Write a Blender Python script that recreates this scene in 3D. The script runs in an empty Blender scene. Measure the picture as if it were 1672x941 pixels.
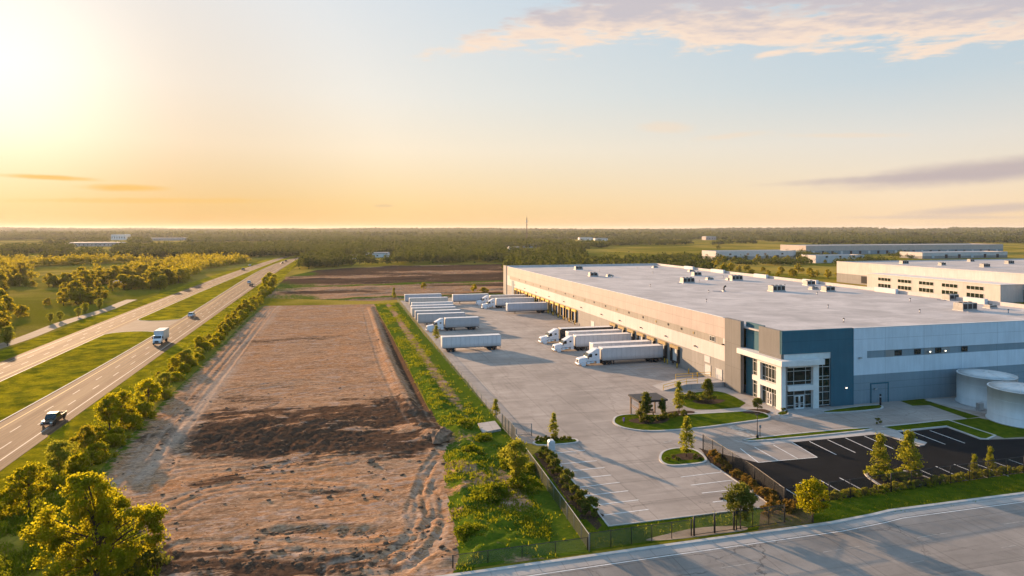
import bpy, math, random
import numpy as np

# ------------------------------------------------------------------ camera, world, sun, exposure
SC = bpy.context.scene
COL = SC.collection
F, H, CX, HY = 1050.0, 33.0, 836.0, 374.0      # focal length in photo pixels, eye height, principal column, horizon row
cam_data = bpy.data.cameras.new("camera")
cam = bpy.data.objects.new("camera", cam_data)
COL.objects.link(cam)
cam.location = (0, 0, H)
cam.rotation_euler = (math.radians(90), 0, 0)
cam_data.sensor_width = 36
cam_data.lens = 36 * F / 1672
cam_data.shift_y = -(470.5 - HY) / 1672
cam_data.clip_start = 0.5
cam_data.clip_end = 80000
SC.camera = cam

SUN_ELEV, SUN_LEFT = math.radians(10.5), math.radians(39)   # sun stands 39 degrees to the left of the view
EXPOSURE = 1.42
SUN_STRENGTH = 4.35
SKY_STRENGTH = 0.098
HAZE_DENSITY = 0.000048

SC.view_settings.view_transform = 'Standard'
SC.view_settings.look = 'None'
SC.view_settings.gamma = 1
SC.view_settings.exposure = EXPOSURE
SC.view_settings.use_curve_mapping = False
SC.render.engine = 'CYCLES'
SC.cycles.use_denoising = True
SC.cycles.max_bounces = 5
SC.cycles.diffuse_bounces = 2
SC.cycles.glossy_bounces = 2
SC.cycles.transmission_bounces = 2
SC.cycles.volume_bounces = 0
SC.cycles.transparent_max_bounces = 8
SC.cycles.caustics_reflective = False
SC.cycles.caustics_refractive = False
SC.cycles.use_adaptive_sampling = True


class NG:
    """a tiny helper that writes node expressions"""
    def __init__(self, tree):
        self.t = tree
        self.n = tree.nodes
        self.l = tree.links

    def put(self, sock, v):
        if isinstance(v, bpy.types.NodeSocket):
            self.l.new(v, sock)
        elif v is not None:
            if hasattr(sock, "default_value"):
                try:
                    sock.default_value = v
                except (TypeError, ValueError):
                    sock.default_value = tuple(v) + (1,)

    def m(self, op, a, b=None, c=None, clamp=False):
        n = self.n.new("ShaderNodeMath")
        n.operation = op
        n.use_clamp = clamp
        self.put(n.inputs[0], a)
        if b is not None:
            self.put(n.inputs[1], b)
        if c is not None:
            self.put(n.inputs[2], c)
        return n.outputs[0]

    def step(self, x, lo, hi, out0=0.0, out1=1.0):
        n = self.n.new("ShaderNodeMapRange")
        n.interpolation_type = 'SMOOTHSTEP'
        self.put(n.inputs[0], x)
        for i, v in enumerate((lo, hi, out0, out1)):
            self.put(n.inputs[1 + i], v)
        return n.outputs[0]

    def mix(self, f, a, b, mode='MIX'):
        n = self.n.new("ShaderNodeMix")
        n.data_type = 'RGBA'
        n.blend_type = mode
        n.clamp_factor = True
        self.put(n.inputs[0], f)
        for s, v in ((n.inputs[6], a), (n.inputs[7], b)):
            if isinstance(v, bpy.types.NodeSocket):
                self.l.new(v, s)
            else:
                s.default_value = tuple(v)[:3] + (1,)
        return n.outputs[2]

    def vec(self, x, y, z):
        n = self.n.new("ShaderNodeCombineXYZ")
        for s, v in zip(n.inputs, (x, y, z)):
            self.put(s, v)
        return n.outputs[0]

    def sep(self, v):
        n = self.n.new("ShaderNodeSeparateXYZ")
        self.l.new(v, n.inputs[0])
        return n.outputs

    def noise(self, v, scale, detail=4, rough=0.55, dist=0.0):
        n = self.n.new("ShaderNodeTexNoise")
        if v is not None:
            self.l.new(v, n.inputs['Vector'])
        n.inputs['Scale'].default_value = scale
        n.inputs['Detail'].default_value = detail
        n.inputs['Roughness'].default_value = rough
        n.inputs['Distortion'].default_value = dist
        return n.outputs[0]

    def pos(self):
        return self.n.new("ShaderNodeNewGeometry").outputs['Position']

    def obj(self):
        return self.n.new("ShaderNodeTexCoord").outputs['Object']

    def attr(self, name):
        n = self.n.new("ShaderNodeAttribute")
        n.attribute_name = name
        return n.outputs['Fac']

    def scale(self, v, s):
        n = self.n.new("ShaderNodeVectorMath")
        n.operation = 'MULTIPLY'
        self.l.new(v, n.inputs[0])
        n.inputs[1].default_value = s
        return n.outputs[0]

    def rotz(self, v, a):
        n = self.n.new("ShaderNodeVectorRotate")
        n.rotation_type = 'Z_AXIS'
        self.l.new(v, n.inputs['Vector'])
        n.inputs['Angle'].default_value = a
        return n.outputs[0]


def make_world():
    w = bpy.data.worlds.new("World")
    SC.world = w
    w.use_nodes = True
    g = NG(w.node_tree)
    g.n.clear()
    out = g.n.new("ShaderNodeOutputWorld")
    bg = g.n.new("ShaderNodeBackground")
    bg.inputs['Strength'].default_value = SKY_STRENGTH
    g.l.new(bg.outputs[0], out.inputs[0])
    sky = g.n.new("ShaderNodeTexSky")
    sky.sky_type = 'NISHITA'
    sky.sun_disc = False
    sky.sun_elevation = SUN_ELEV
    sky.sun_rotation = -SUN_LEFT
    sky.altitude = 100
    sky.air_density = 1.0
    sky.dust_density = 0.4
    sky.ozone_density = 2.0
    d = g.n.new("ShaderNodeTexCoord").outputs['Generated']
    x, y, z = g.sep(d)
    yy = g.m('MAXIMUM', y, 0.05)
    a = g.m('DIVIDE', x, yy)
    e = g.m('DIVIDE', z, yy)
    # evening air: even out the glare, then warm it by height above the horizon and by nearness to the sun
    k = 0.13 / 0.44
    v = g.scale(sky.outputs[0], (k, k, k))
    gm = g.n.new("ShaderNodeGamma")
    g.l.new(v, gm.inputs[0])
    gm.inputs[1].default_value = 0.26
    col = g.scale(gm.outputs[0], (1 / k,) * 3)
    near = g.m('ADD', g.m('MULTIPLY', x, -math.sin(SUN_LEFT)), g.m('MULTIPLY', y, math.cos(SUN_LEFT)))
    near = g.m('DIVIDE', g.m('SUBTRACT', near, 0.34), 0.66, clamp=True)

    def ramp(stops):
        r = g.n.new("ShaderNodeValToRGB")
        e_ = r.color_ramp.elements
        while len(e_) < len(stops):
            e_.new(0.5)
        for q, (p_, c_) in zip(e_, stops):
            q.position = p_
            q.color = c_ + (1,)
        g.l.new(z, r.inputs[0])
        return r.outputs[0]
    away = ramp(((0.0, (.98, .73, .52)), (0.04, (1.03, .79, .60)), (0.12, (.98, .84, .74)), (0.20, (.78, .80, .80)), (0.34, (.68, .79, .85)), (.6, (.90, .96, 1.0))))
    toward = ramp(((0.0, (.64, .42, .17)), (0.035, (.79, .55, .26)), (0.12, (.98, .78, .57)), (0.20, (1.0, .86, .72)), (0.34, (.95, .88, .82)), (.6, (.95, .95, .95))))
    col = g.mix(1.0, col, g.mix(near, away, toward), 'MULTIPLY')
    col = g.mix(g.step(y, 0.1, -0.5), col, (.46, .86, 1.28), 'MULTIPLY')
    dim = g.step(near, 0.80, 1.0, 1.0, 0.74)
    col = g.mix(1.0, col, g.vec(dim, g.m('MULTIPLY', dim, 1.0), dim), 'MULTIPLY')
    sx, sy, sz = -math.sin(SUN_LEFT) * math.cos(SUN_ELEV), math.cos(SUN_LEFT) * math.cos(SUN_ELEV), math.sin(SUN_ELEV)
    dot = g.m('ADD', g.m('ADD', g.m('MULTIPLY', x, sx), g.m('MULTIPLY', y, sy)), g.m('MULTIPLY', z, sz))
    ang = g.m('ARCCOSINE', g.m('MINIMUM', dot, 1.0))
    glow = g.m('POWER', 2.718, g.m('MULTIPLY', g.m('POWER', g.m('DIVIDE', ang, 0.135), 2.0), -1.0))
    glow2 = g.m('POWER', 2.718, g.m('MULTIPLY', g.m('DIVIDE', ang, 0.14), -1.0))
    col = g.mix(1.0, col, g.mix(g.m('MULTIPLY', glow, 1.0), (0, 0, 0), (1.3, 1.3, 1.2)), 'ADD')
    col = g.mix(1.0, col, g.mix(g.m('MULTIPLY', glow2, 1.0), (0, 0, 0), (.35, .24, .12)), 'ADD')
    # clouds, as densities over sky directions
    front = g.step(y, 0.15, 0.3)
    wob = g.vec(g.m('MULTIPLY', a, 1.0), g.m('MULTIPLY', e, 2.6), 0.0)
    big = g.noise(wob, 5.5, 8, 0.66, 0.6)
    fine = g.noise(g.vec(g.m('MULTIPLY', a, 1.0), g.m('MULTIPLY', e, 3.2), 3.7), 26.0, 6, 0.6, 0.3)
    ragged = g.m('ADD', g.m('MULTIPLY', g.m('SUBTRACT', big, 0.5), 2.4), g.m('MULTIPLY', g.m('SUBTRACT', fine, 0.5), 1.3))
    ee = g.m('MAXIMUM', e, 0.08)
    pv = g.vec(g.m('DIVIDE', a, ee), g.m('MULTIPLY', g.m('DIVIDE', 1.0, ee), 1.25), 1.7)
    puff = g.noise(pv, 2.3, 8, 0.58, 0.35)
    roll = g.noise(pv, 6.5, 6, 0.6, 0.2)
    low = g.m('DIVIDE', g.m('SUBTRACT', e, 0.278), 0.035)
    line = g.m('DIVIDE', g.m('SUBTRACT', g.m('ADD', g.m('MULTIPLY', g.m('ADD', a, 0.11), 0.50), 0.280), e), 0.05)
    core = g.m('MINIMUM', g.m('MINIMUM', low, line), 0.95)
    dens = g.m('ADD', core, g.m('ADD', g.m('MULTIPLY', g.m('SUBTRACT', puff, 0.5), 4.2), g.m('MULTIPLY', g.m('SUBTRACT', roll, 0.5), 2.0)))
    m1 = g.m('MULTIPLY', g.m('MULTIPLY', g.step(dens, -0.10, 0.75), front), 0.93)
    thick = g.step(g.m('ADD', g.m('ADD', e, g.m('MULTIPLY', g.m('SUBTRACT', roll, 0.5), 0.10)), g.m('MULTIPLY', g.m('SUBTRACT', puff, 0.5), 0.10)), 0.297, 0.350)
    ccol = g.mix(thick, (3.75, 2.95, 2.35), (2.3, 2.1, 2.2))
    col = g.mix(m1, col, ccol)

    def streak(col, ac, ec, ra, rb, tilt, c, strength, rag=0.5):
        ca, sa = math.cos(tilt), math.sin(tilt)
        da, de = g.m('SUBTRACT', a, ac), g.m('SUBTRACT', e, ec)
        A = g.m('ADD', g.m('MULTIPLY', da, ca), g.m('MULTIPLY', de, sa))
        B = g.m('SUBTRACT', g.m('MULTIPLY', de, ca), g.m('MULTIPLY', da, sa))
        r = g.m('SQRT', g.m('ADD', g.m('POWER', g.m('DIVIDE', A, ra), 2.0), g.m('POWER', g.m('DIVIDE', B, rb), 2.0)))
        r = g.m('ADD', r, g.m('MULTIPLY', ragged, -rag))
        k = g.m('MULTIPLY', g.m('MULTIPLY', g.step(r, 0.25, 1.05, 1.0, 0.0), front), strength)
        return g.mix(k, col, c)
    violet = (2.1, 1.78, 1.75)
    col = streak(col, 0.78, 0.094, 0.36, 0.024, 0.09, violet, 0.95, 0.2)
    col = streak(col, 0.60, 0.079, 0.26, 0.008, 0.05, violet, 0.6, 0.2)
    col = streak(col, 0.74, 0.031, 0.17, 0.010, 0.06, violet, 0.6, 0.3)
    col = streak(col, 0.66, 0.018, 0.20, 0.004, 0.0, violet, 0.4, 0.3)
    pink = (3.6, 2.75, 2.0)
    col = streak(col, 0.24, 0.158, 0.05, 0.010, 0.0, pink, 0.45, 0.7)
    col = streak(col, 0.34, 0.145, 0.07, 0.006, 0.1, pink, 0.4, 0.7)
    col = streak(col, 0.52, 0.145, 0.12, 0.005, 0.0, pink, 0.4, 0.7)
    amber = (3.6, 2.1, .5)
    col = streak(col, -0.72, 0.080, 0.10, 0.0055, -0.05, amber, 0.85, 0.3)
    col = streak(col, -0.60, 0.064, 0.09, 0.0075, -0.02, amber, 0.8, 0.3)
    col = streak(col, -0.56, 0.044, 0.26, 0.006, 0.0, amber, 0.45, 0.5)
    col = streak(col, -0.20, 0.036, 0.02, 0.003, 0.0, (2.6, 1.9, 1.2), 0.5, 0.4)
    g.l.new(col, bg.inputs['Color'])


make_world()
sun_data = bpy.data.lights.new("sun", 'SUN')
sun_data.energy = SUN_STRENGTH
sun_data.angle = math.radians(0.8)
sun_data.color = (1.0, 0.64, 0.36)
sun = bpy.data.objects.new("sun", sun_data)
COL.objects.link(sun)
sun.rotation_euler = (math.radians(90) - SUN_ELEV, 0, math.radians(180) + SUN_LEFT)
sun.location = (-60, 80, 60)

# ------------------------------------------------------------------ helpers
ANG = math.radians(14.24)                       # the estate's street grid is turned by this much
VX, VY = math.cos(ANG), math.sin(ANG)           # along the front of the warehouse (t)
UX, UY = -VY, VX                                # along the loading side (s)
CORNER = (49.1, 117.0)                          # front corner of the warehouse
rnd = random.Random(11)
R = np.random.default_rng(7)


def G(px, py, z=0.0):
    """ground point seen at a photo pixel"""
    d = F * (H - z) / (py - HY)
    return ((px - CX) / F * d, d)


def L(s, t):
    """estate grid: s along the loading side, t along the front, from the warehouse corner"""
    return (CORNER[0] + s * UX + t * VX, CORNER[1] + s * UY + t * VY)


def ST(p):
    x, y = p[0] - CORNER[0], p[1] - CORNER[1]
    return (x * UX + y * UY, x * VX + y * VY)


def hash2(ix, iy, seed):
    h = (ix.astype(np.int64) * 374761393 + iy.astype(np.int64) * 668265263 + seed * 974711) & 0x7fffffff
    h = ((h ^ (h >> 13)) * 1274126177) & 0x7fffffff
    return ((h ^ (h >> 16)) & 0xffff) / 65535.0


def vnoise(x, y, seed=0):
    ix, iy = np.floor(x), np.floor(y)
    fx, fy = x - ix, y - iy
    fx, fy = fx * fx * (3 - 2 * fx), fy * fy * (3 - 2 * fy)
    a, b = hash2(ix, iy, seed), hash2(ix + 1, iy, seed)
    c, d = hash2(ix, iy + 1, seed), hash2(ix + 1, iy + 1, seed)
    return (a * (1 - fx) + b * fx) * (1 - fy) + (c * (1 - fx) + d * fx) * fy


def fbm(x, y, oct=4, seed=0, gain=0.5):
    s, amp, tot = 0, 1.0, 0.0
    for k in range(oct):
        s = s + amp * vnoise(x * 2 ** k + 17.3 * k, y * 2 ** k + 9.1 * k, seed + k)
        tot += amp
        amp *= gain
    return s / tot


def inpoly(x, y, poly):
    x, y = np.asarray(x), np.asarray(y)
    r = np.zeros(x.shape, bool)
    n = len(poly)
    for i in range(n):
        x1, y1 = poly[i]
        x2, y2 = poly[(i + 1) % n]
        if y1 == y2:
            continue
        c = ((y1 > y) != (y2 > y)) & (x < (x2 - x1) * (y - y1) / (y2 - y1) + x1)
        r ^= c
    return r


def polydist(x, y, poly, closed=True):
    best = np.full(np.shape(x), 1e9)
    n = len(poly)
    for i in range(n if closed else n - 1):
        x1, y1 = poly[i]
        x2, y2 = poly[(i + 1) % n]
        dx, dy = x2 - x1, y2 - y1
        t = np.clip(((x - x1) * dx + (y - y1) * dy) / (dx * dx + dy * dy + 1e-9), 0, 1)
        best = np.minimum(best, np.hypot(x - x1 - t * dx, y - y1 - t * dy))
    return best


def chaikin(p, n=2):
    for _ in range(n):
        q = []
        for i in range(len(p)):
            a, b = p[i], p[(i + 1) % len(p)]
            q += [(a[0] * .75 + b[0] * .25, a[1] * .75 + b[1] * .25), (a[0] * .25 + b[0] * .75, a[1] * .25 + b[1] * .75)]
        p = q
    return p


def fast_mesh(name, verts, quads, mat=None, attrs=None, smooth=False):
    verts = np.asarray(verts, np.float32)
    quads = np.asarray(quads, np.int32)
    k = quads.shape[1]
    me = bpy.data.meshes.new(name)
    me.vertices.add(len(verts))
    me.vertices.foreach_set("co", verts.ravel())
    me.loops.add(quads.size)
    me.loops.foreach_set("vertex_index", quads.ravel())
    me.polygons.add(len(quads))
    me.polygons.foreach_set("loop_start", np.arange(0, quads.size, k, dtype=np.int32))
    if smooth:
        me.polygons.foreach_set("use_smooth", np.ones(len(quads), bool))
    for nm, arr in (attrs or {}).items():
        at = me.attributes.new(nm, 'FLOAT', 'POINT')
        at.data.foreach_set("value", np.asarray(arr, np.float32))
    me.update(calc_edges=True)
    if mat:
        me.materials.append(mat)
    return me


def link(name, me, parent=None, loc=None, rz=None):
    o = bpy.data.objects.new(name, me)
    COL.objects.link(o)
    if parent is not None:
        o.parent = parent
    if loc is not None:
        o.location = loc if len(loc) == 3 else (loc[0], loc[1], 0)
    if rz is not None:
        o.rotation_euler = (0, 0, rz)
    return o


def tag(o, label=None, cat=None, group=None, kind=None):
    if label:
        o["label"] = label
    if cat:
        o["category"] = cat
    if group:
        o["group"] = group
    if kind:
        o["kind"] = kind
    return o


def thing(name, label, cat, loc=(0, 0, 0), rz=0.0, group=None):
    o = link(name, None, None, loc, rz)
    o.empty_display_size = 0.5
    return tag(o, label, cat, group)


def copy_tree(o, parent=None):
    c = o.copy()
    COL.objects.link(c)
    if parent is not None:
        c.parent = parent
    for ch in list(o.children):
        copy_tree(ch, c)
    return c


def place(o, loc, rz=None, label=None, group=None, scale=None):
    o.location = loc if len(loc) == 3 else (loc[0], loc[1], 0)
    if rz is not None:
        o.rotation_euler = (0, 0, rz)
    if label:
        o["label"] = label
    if group:
        o["group"] = group
    if scale:
        o.scale = scale if isinstance(scale, tuple) else (scale,) * 3
    return o


class MB:
    """collects shapes and links them as ONE mesh object"""
    def __init__(self):
        self.v, self.f, self.mi, self.sm = [], [], [], []

    def add(self, v, f, mi=0, smooth=False):
        n = len(self.v)
        self.v += [tuple(p) for p in v]
        for q in f:
            self.f.append(tuple(i + n for i in q))
            self.mi.append(mi)
            self.sm.append(smooth)
        return self

    def box(self, x0, x1, y0, y1, z0, z1, mi=0):
        v = [(x, y, z) for z in (z0, z1) for y in (y0, y1) for x in (x0, x1)]
        return self.add(v, [(0, 2, 3, 1), (4, 5, 7, 6), (0, 1, 5, 4), (2, 6, 7, 3), (0, 4, 6, 2), (1, 3, 7, 5)], mi)

    def prism(self, poly, z0, z1, mi=0):
        n = len(poly)
        v = [(p[0], p[1], z0) for p in poly] + [(p[0], p[1], z1) for p in poly]
        f = [tuple(range(n - 1, -1, -1)), tuple(range(n, 2 * n))] + [(i, (i + 1) % n, n + (i + 1) % n, n + i) for i in range(n)]
        return self.add(v, f, mi)

    def profile(self, pts, y0, y1, mi=0, taper=None):
        """(x,z) outline pushed across y; taper(x,z) gives a y factor"""
        n = len(pts)
        t = taper or (lambda x, z: 1.0)
        v = [(p[0], y0 * t(*p), p[1]) for p in pts] + [(p[0], y1 * t(*p), p[1]) for p in pts]
        f = [tuple(range(n)), tuple(range(2 * n - 1, n - 1, -1))] + [(i, n + i, n + (i + 1) % n, (i + 1) % n) for i in range(n)]
        return self.add(v, f, mi)

    def lathe(self, prof, c=(0, 0, 0), axis='z', seg=20, mi=0, smooth=True):
        v, f = [], []
        for r, h in prof:
            for k in range(seg):
                a = 2 * math.pi * k / seg
                p = (r * math.cos(a), r * math.sin(a), h)
                if axis == 'y':
                    p = (p[0], p[2], p[1])
                elif axis == 'x':
                    p = (p[2], p[0], p[1])
                v.append((p[0] + c[0], p[1] + c[1], p[2] + c[2]))
        for j in range(len(prof) - 1):
            for k in range(seg):
                f.append((j * seg + k, j * seg + (k + 1) % seg, (j + 1) * seg + (k + 1) % seg, (j + 1) * seg + k))
        self.add(v, f, mi, smooth)
        m = len(self.v) - len(v)
        for j, rev in ((0, True), (len(prof) - 1, False)):
            if prof[j][0] > 1e-4:
                q = [m + j * seg + k for k in range(seg)]
                self.f.append(tuple(reversed(q)) if rev else tuple(q))
                self.mi.append(mi)
                self.sm.append(False)
        return self

    def tube(self, p0, p1, r0, r1=None, seg=6, mi=0):
        r1 = r0 if r1 is None else r1
        a, b = np.array(p0, float), np.array(p1, float)
        d = b - a
        d = d / (np.linalg.norm(d) + 1e-9)
        x = np.cross(d, (0, 0, 1) if abs(d[2]) < .9 else (1, 0, 0))
        x /= np.linalg.norm(x)
        y = np.cross(d, x)
        v, f = [], []
        for c, r in ((a, r0), (b, r1)):
            for k in range(seg):
                an = 2 * math.pi * k / seg
                v.append(tuple(c + r * (math.cos(an) * x + math.sin(an) * y)))
        f = [(k, (k + 1) % seg, seg + (k + 1) % seg, seg + k) for k in range(seg)]
        f += [tuple(range(seg - 1, -1, -1)), tuple(range(seg, 2 * seg))]
        return self.add(v, f, mi, seg > 6)

    def sheet(self, poly, z, mi=0):
        return self.add([(p[0], p[1], z) for p in poly], [tuple(range(len(poly)))], mi)

    def mesh(self, name, mats):
        me = bpy.data.meshes.new(name)
        me.from_pydata(self.v, [], self.f)
        for m in (mats if isinstance(mats, (list, tuple)) else [mats]):
            me.materials.append(m)
        me.polygons.foreach_set("material_index", self.mi)
        me.polygons.foreach_set("use_smooth", self.sm)
        import bmesh
        bm = bmesh.new()
        bm.from_mesh(me)
        bmesh.ops.recalc_face_normals(bm, faces=bm.faces)
        bm.to_mesh(me)
        bm.free()
        me.update()
        return me

    def build(self, name, mats, parent=None, loc=None, rz=None, bevel=0):
        o = link(name, self.mesh(name, mats), parent, loc, rz)
        if bevel:
            b = o.modifiers.new("bevel", 'BEVEL')
            b.width = bevel
            b.segments = 2
            b.limit_method = 'ANGLE'
            b.angle_limit = math.radians(35)
        return o


def orient_up(poly):
    a = sum(poly[i][0] * poly[(i + 1) % len(poly)][1] - poly[(i + 1) % len(poly)][0] * poly[i][1] for i in range(len(poly)))
    return poly if a > 0 else poly[::-1]


def flat(name, poly, z, mat):
    """a flat sheet, part of the setting"""
    return tag(MB().sheet(orient_up(poly), z).build(name, mat), kind='structure')


def kerb(name, poly, mat, w=0.28, z=0.14, closed=True):
    """a raised kerb that follows an outline"""
    poly = orient_up(poly) if closed else poly
    n = len(poly)
    left, right = [], []
    for i in range(n):
        a = poly[(i - 1) % n] if (closed or i > 0) else poly[i]
        b = poly[(i + 1) % n] if (closed or i < n - 1) else poly[i]
        dx, dy = b[0] - a[0], b[1] - a[1]
        l = math.hypot(dx, dy) + 1e-9
        nx, ny = -dy / l, dx / l
        p = poly[i]
        left.append((p[0] + nx * w / 2, p[1] + ny * w / 2))
        right.append((p[0] - nx * w / 2, p[1] - ny * w / 2))
    m = MB()
    for i in range(n if closed else n - 1):
        j = (i + 1) % n
        v = [(*left[i], 0), (*left[j], 0), (*left[j], z), (*left[i], z), (*right[i], 0), (*right[j], 0), (*right[j], z), (*right[i], z)]
        m.add(v, [(3, 2, 6, 7), (0, 1, 2, 3), (5, 4, 7, 6)])
    return tag(m.build(name, mat), kind='structure')


def ribbon(m, p0, p1, w, z, mi=0):
    """a painted line from p0 to p1"""
    dx, dy = p1[0] - p0[0], p1[1] - p0[1]
    l = math.hypot(dx, dy)
    nx, ny = -dy / l * w / 2, dx / l * w / 2
    m.sheet(orient_up([(p0[0] + nx, p0[1] + ny), (p1[0] + nx, p1[1] + ny), (p1[0] - nx, p1[1] - ny), (p0[0] - nx, p0[1] - ny)]), z, mi)


# ------------------------------------------------------------------ materials
def base_mat(name):
    m = bpy.data.materials.new(name)
    m.use_nodes = True
    g = NG(m.node_tree)
    b = g.n["Principled BSDF"]
    return m, g, b


def plain(name, col, rough=0.6, metal=0.0, var=0.12, vscale=3.0, spec=0.4, bump=0.0, emit=None, streak=None):
    m, g, b = base_mat(name)
    v = g.obj()
    n = g.noise(g.scale(v, streak) if streak else v, vscale, 5, 0.6)
    f = g.step(n, 0.3, 0.7, 1 - var, 1 + var)
    c = g.mix(1.0, col, g.vec(f, f, f), 'MULTIPLY')
    g.put(b.inputs['Base Color'], c)
    g.put(b.inputs['Roughness'], g.step(n, 0.2, 0.8, max(0.02, rough - 0.06), rough + 0.06))
    b.inputs['Metallic'].default_value = metal
    b.inputs['Specular IOR Level'].default_value = spec
    if emit:
        b.inputs['Emission Color'].default_value = emit[0] + (1,)
        b.inputs['Emission Strength'].default_value = emit[1]
    if bump:
        bn = g.n.new("ShaderNodeBump")
        bn.inputs['Strength'].default_value = bump
        bn.inputs['Distance'].default_value = 0.05
        g.l.new(n, bn.inputs['Height'])
        g.l.new(bn.outputs[0], b.inputs['Normal'])
    return m


def groove(g, x, pitch, half):
    """1 on thin lines every pitch metres"""
    f = g.m('FRACT', g.m('DIVIDE', x, pitch))
    f = g.m('ABSOLUTE', g.m('SUBTRACT', f, 0.5))
    return g.m('LESS_THAN', f, half / pitch)


def wall_mat(name, col, pitch=9.1, hz=(), dirt=0.10, rough=0.75):
    """tilt-up concrete panel: joints, faint streaks of rain, slightly uneven paint per panel"""
    m, g, b = base_mat(name)
    v = g.obj()
    x, y, z = g.sep(v)
    along = g.m('ADD', x, y)
    j = groove(g, along, pitch, 0.05)
    for h in hz:
        j = g.m('MAXIMUM', j, g.m('LESS_THAN', g.m('ABSOLUTE', g.m('SUBTRACT', z, h)), 0.04))
    n1 = g.noise(g.scale(v, (1, 1, 0.12)), 1.3, 5, 0.62)
    n2 = g.noise(v, 0.22, 3, 0.5)
    pid = g.n.new("ShaderNodeTexWhiteNoise")
    pid.noise_dimensions = '1D'
    g.l.new(g.m('FLOOR', g.m('ADD', g.m('DIVIDE', along, pitch), 0.5)), pid.inputs['W'])
    f = g.m('MULTIPLY', g.step(n1, 0.3, 0.75, 1 - dirt, 1.0 + dirt * 0.4), g.step(n2, 0.3, 0.7, 0.95, 1.04))
    f = g.m('MULTIPLY', f, g.m('ADD', 0.965, g.m('MULTIPLY', pid.outputs[0], 0.06)))
    low = g.step(g.m('ADD', z, g.m('MULTIPLY', n1, 1.2)), 0.5, 1.6, 0.86, 1.0)
    f = g.m('MULTIPLY', f, low)
    f = g.m('MULTIPLY', f, g.m('SUBTRACT', 1.0, g.m('MULTIPLY', j, 0.28)))
    g.put(b.inputs['Base Color'], g.mix(1.0, col, g.vec(f, f, f), 'MULTIPLY'))
    b.inputs['Roughness'].default_value = rough
    b.inputs['Specular IOR Level'].default_value = 0.25
    return m


def concrete_mat(name, col, joint=6.2, rot=ANG, jdark=0.30, stains=0.22, tyre=0.0, rough=0.8, cracks=0.0, spec=0.3):
    m, g, b = base_mat(name)
    p = g.pos()
    q = g.rotz(p, -rot)
    x, y, z = g.sep(q)
    j = g.m('MAXIMUM', groove(g, x, joint, 0.05), groove(g, y, joint, 0.05)) if joint else None
    n1 = g.noise(p, 0.12, 6, 0.62, 0.5)
    n2 = g.noise(g.scale(q, (0.25, 1, 1)), 0.5, 5, 0.6)
    n3 = g.noise(p, 9.0, 4, 0.6)
    f = g.step(n1, 0.3, 0.72, 1 - stains, 1 + stains * 0.5)
    f = g.m('MULTIPLY', f, g.step(n2, 0.3, 0.75, 1 - stains * 0.5, 1.05))
    f = g.m('MULTIPLY', f, g.step(n3, 0.2, 0.8, 0.93, 1.06))
    if joint:
        # each pour has its own tone
        w = g.n.new("ShaderNodeTexWhiteNoise")
        w.noise_dimensions = '2D'
        g.l.new(g.vec(g.m('FLOOR', g.m('ADD', g.m('DIVIDE', x, joint * 2), .25)), g.m('FLOOR', g.m('ADD', g.m('DIVIDE', y, joint * 2), .25)), 0.0), w.inputs['Vector'])
        f = g.m('MULTIPLY', f, g.m('ADD', 0.94, g.m('MULTIPLY', w.outputs[0], 0.11)))
        f = g.m('MULTIPLY', f, g.m('SUBTRACT', 1.0, g.m('MULTIPLY', j, jdark)))
    if cracks:
        vo = g.n.new("ShaderNodeTexVoronoi")
        vo.feature = 'DISTANCE_TO_EDGE'
        vo.inputs['Scale'].default_value = 0.075
        wv = g.n.new("ShaderNodeVectorMath")
        wv.operation = 'ADD'
        g.l.new(p, wv.inputs[0])
        nz = g.noise(p, 0.35, 5, 0.7)
        g.l.new(g.vec(g.m('MULTIPLY', nz, 5.0), g.m('MULTIPLY', n1, 4.0), 0.0), wv.inputs[1])
        g.l.new(wv.outputs[0], vo.inputs['Vector'])
        ck = g.m('MULTIPLY', g.m('LESS_THAN', vo.outputs['Distance'], 0.0045), g.step(n1, 0.42, 0.55))
        f = g.m('MULTIPLY', f, g.m('SUBTRACT', 1.0, g.m('MULTIPLY', ck, cracks)))
        oil = g.noise(p, 0.55, 4, 0.6, 0.6)
        f = g.m('MULTIPLY', f, g.step(oil, 0.66, 0.78, 1.0, 1 - cracks * .8))
    if tyre:
        t = g.noise(g.scale(q, (0.03, 1.3, 1)), 1.0, 4, 0.6, 1.2)
        f = g.m('MULTIPLY', f, g.step(t, 0.52, 0.68, 1.0, 1 - tyre))
        t2 = g.noise(g.rotz(g.scale(q, (1.1, 0.05, 1)), 0.5), 1.0, 4, 0.6, 1.6)
        f = g.m('MULTIPLY', f, g.step(t2, 0.55, 0.66, 1.0, 1 - tyre))
    g.put(b.inputs['Base Color'], g.mix(1.0, col, g.vec(f, f, f), 'MULTIPLY'))
    b.inputs['Roughness'].default_value = rough
    b.inputs['Specular IOR Level'].default_value = spec
    bn = g.n.new("ShaderNodeBump")
    bn.inputs['Strength'].default_value = 0.12
    bn.inputs['Distance'].default_value = 0.04
    g.l.new(n3, bn.inputs['Height'])
    g.l.new(bn.outputs[0], b.inputs['Normal'])
    return m


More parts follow.
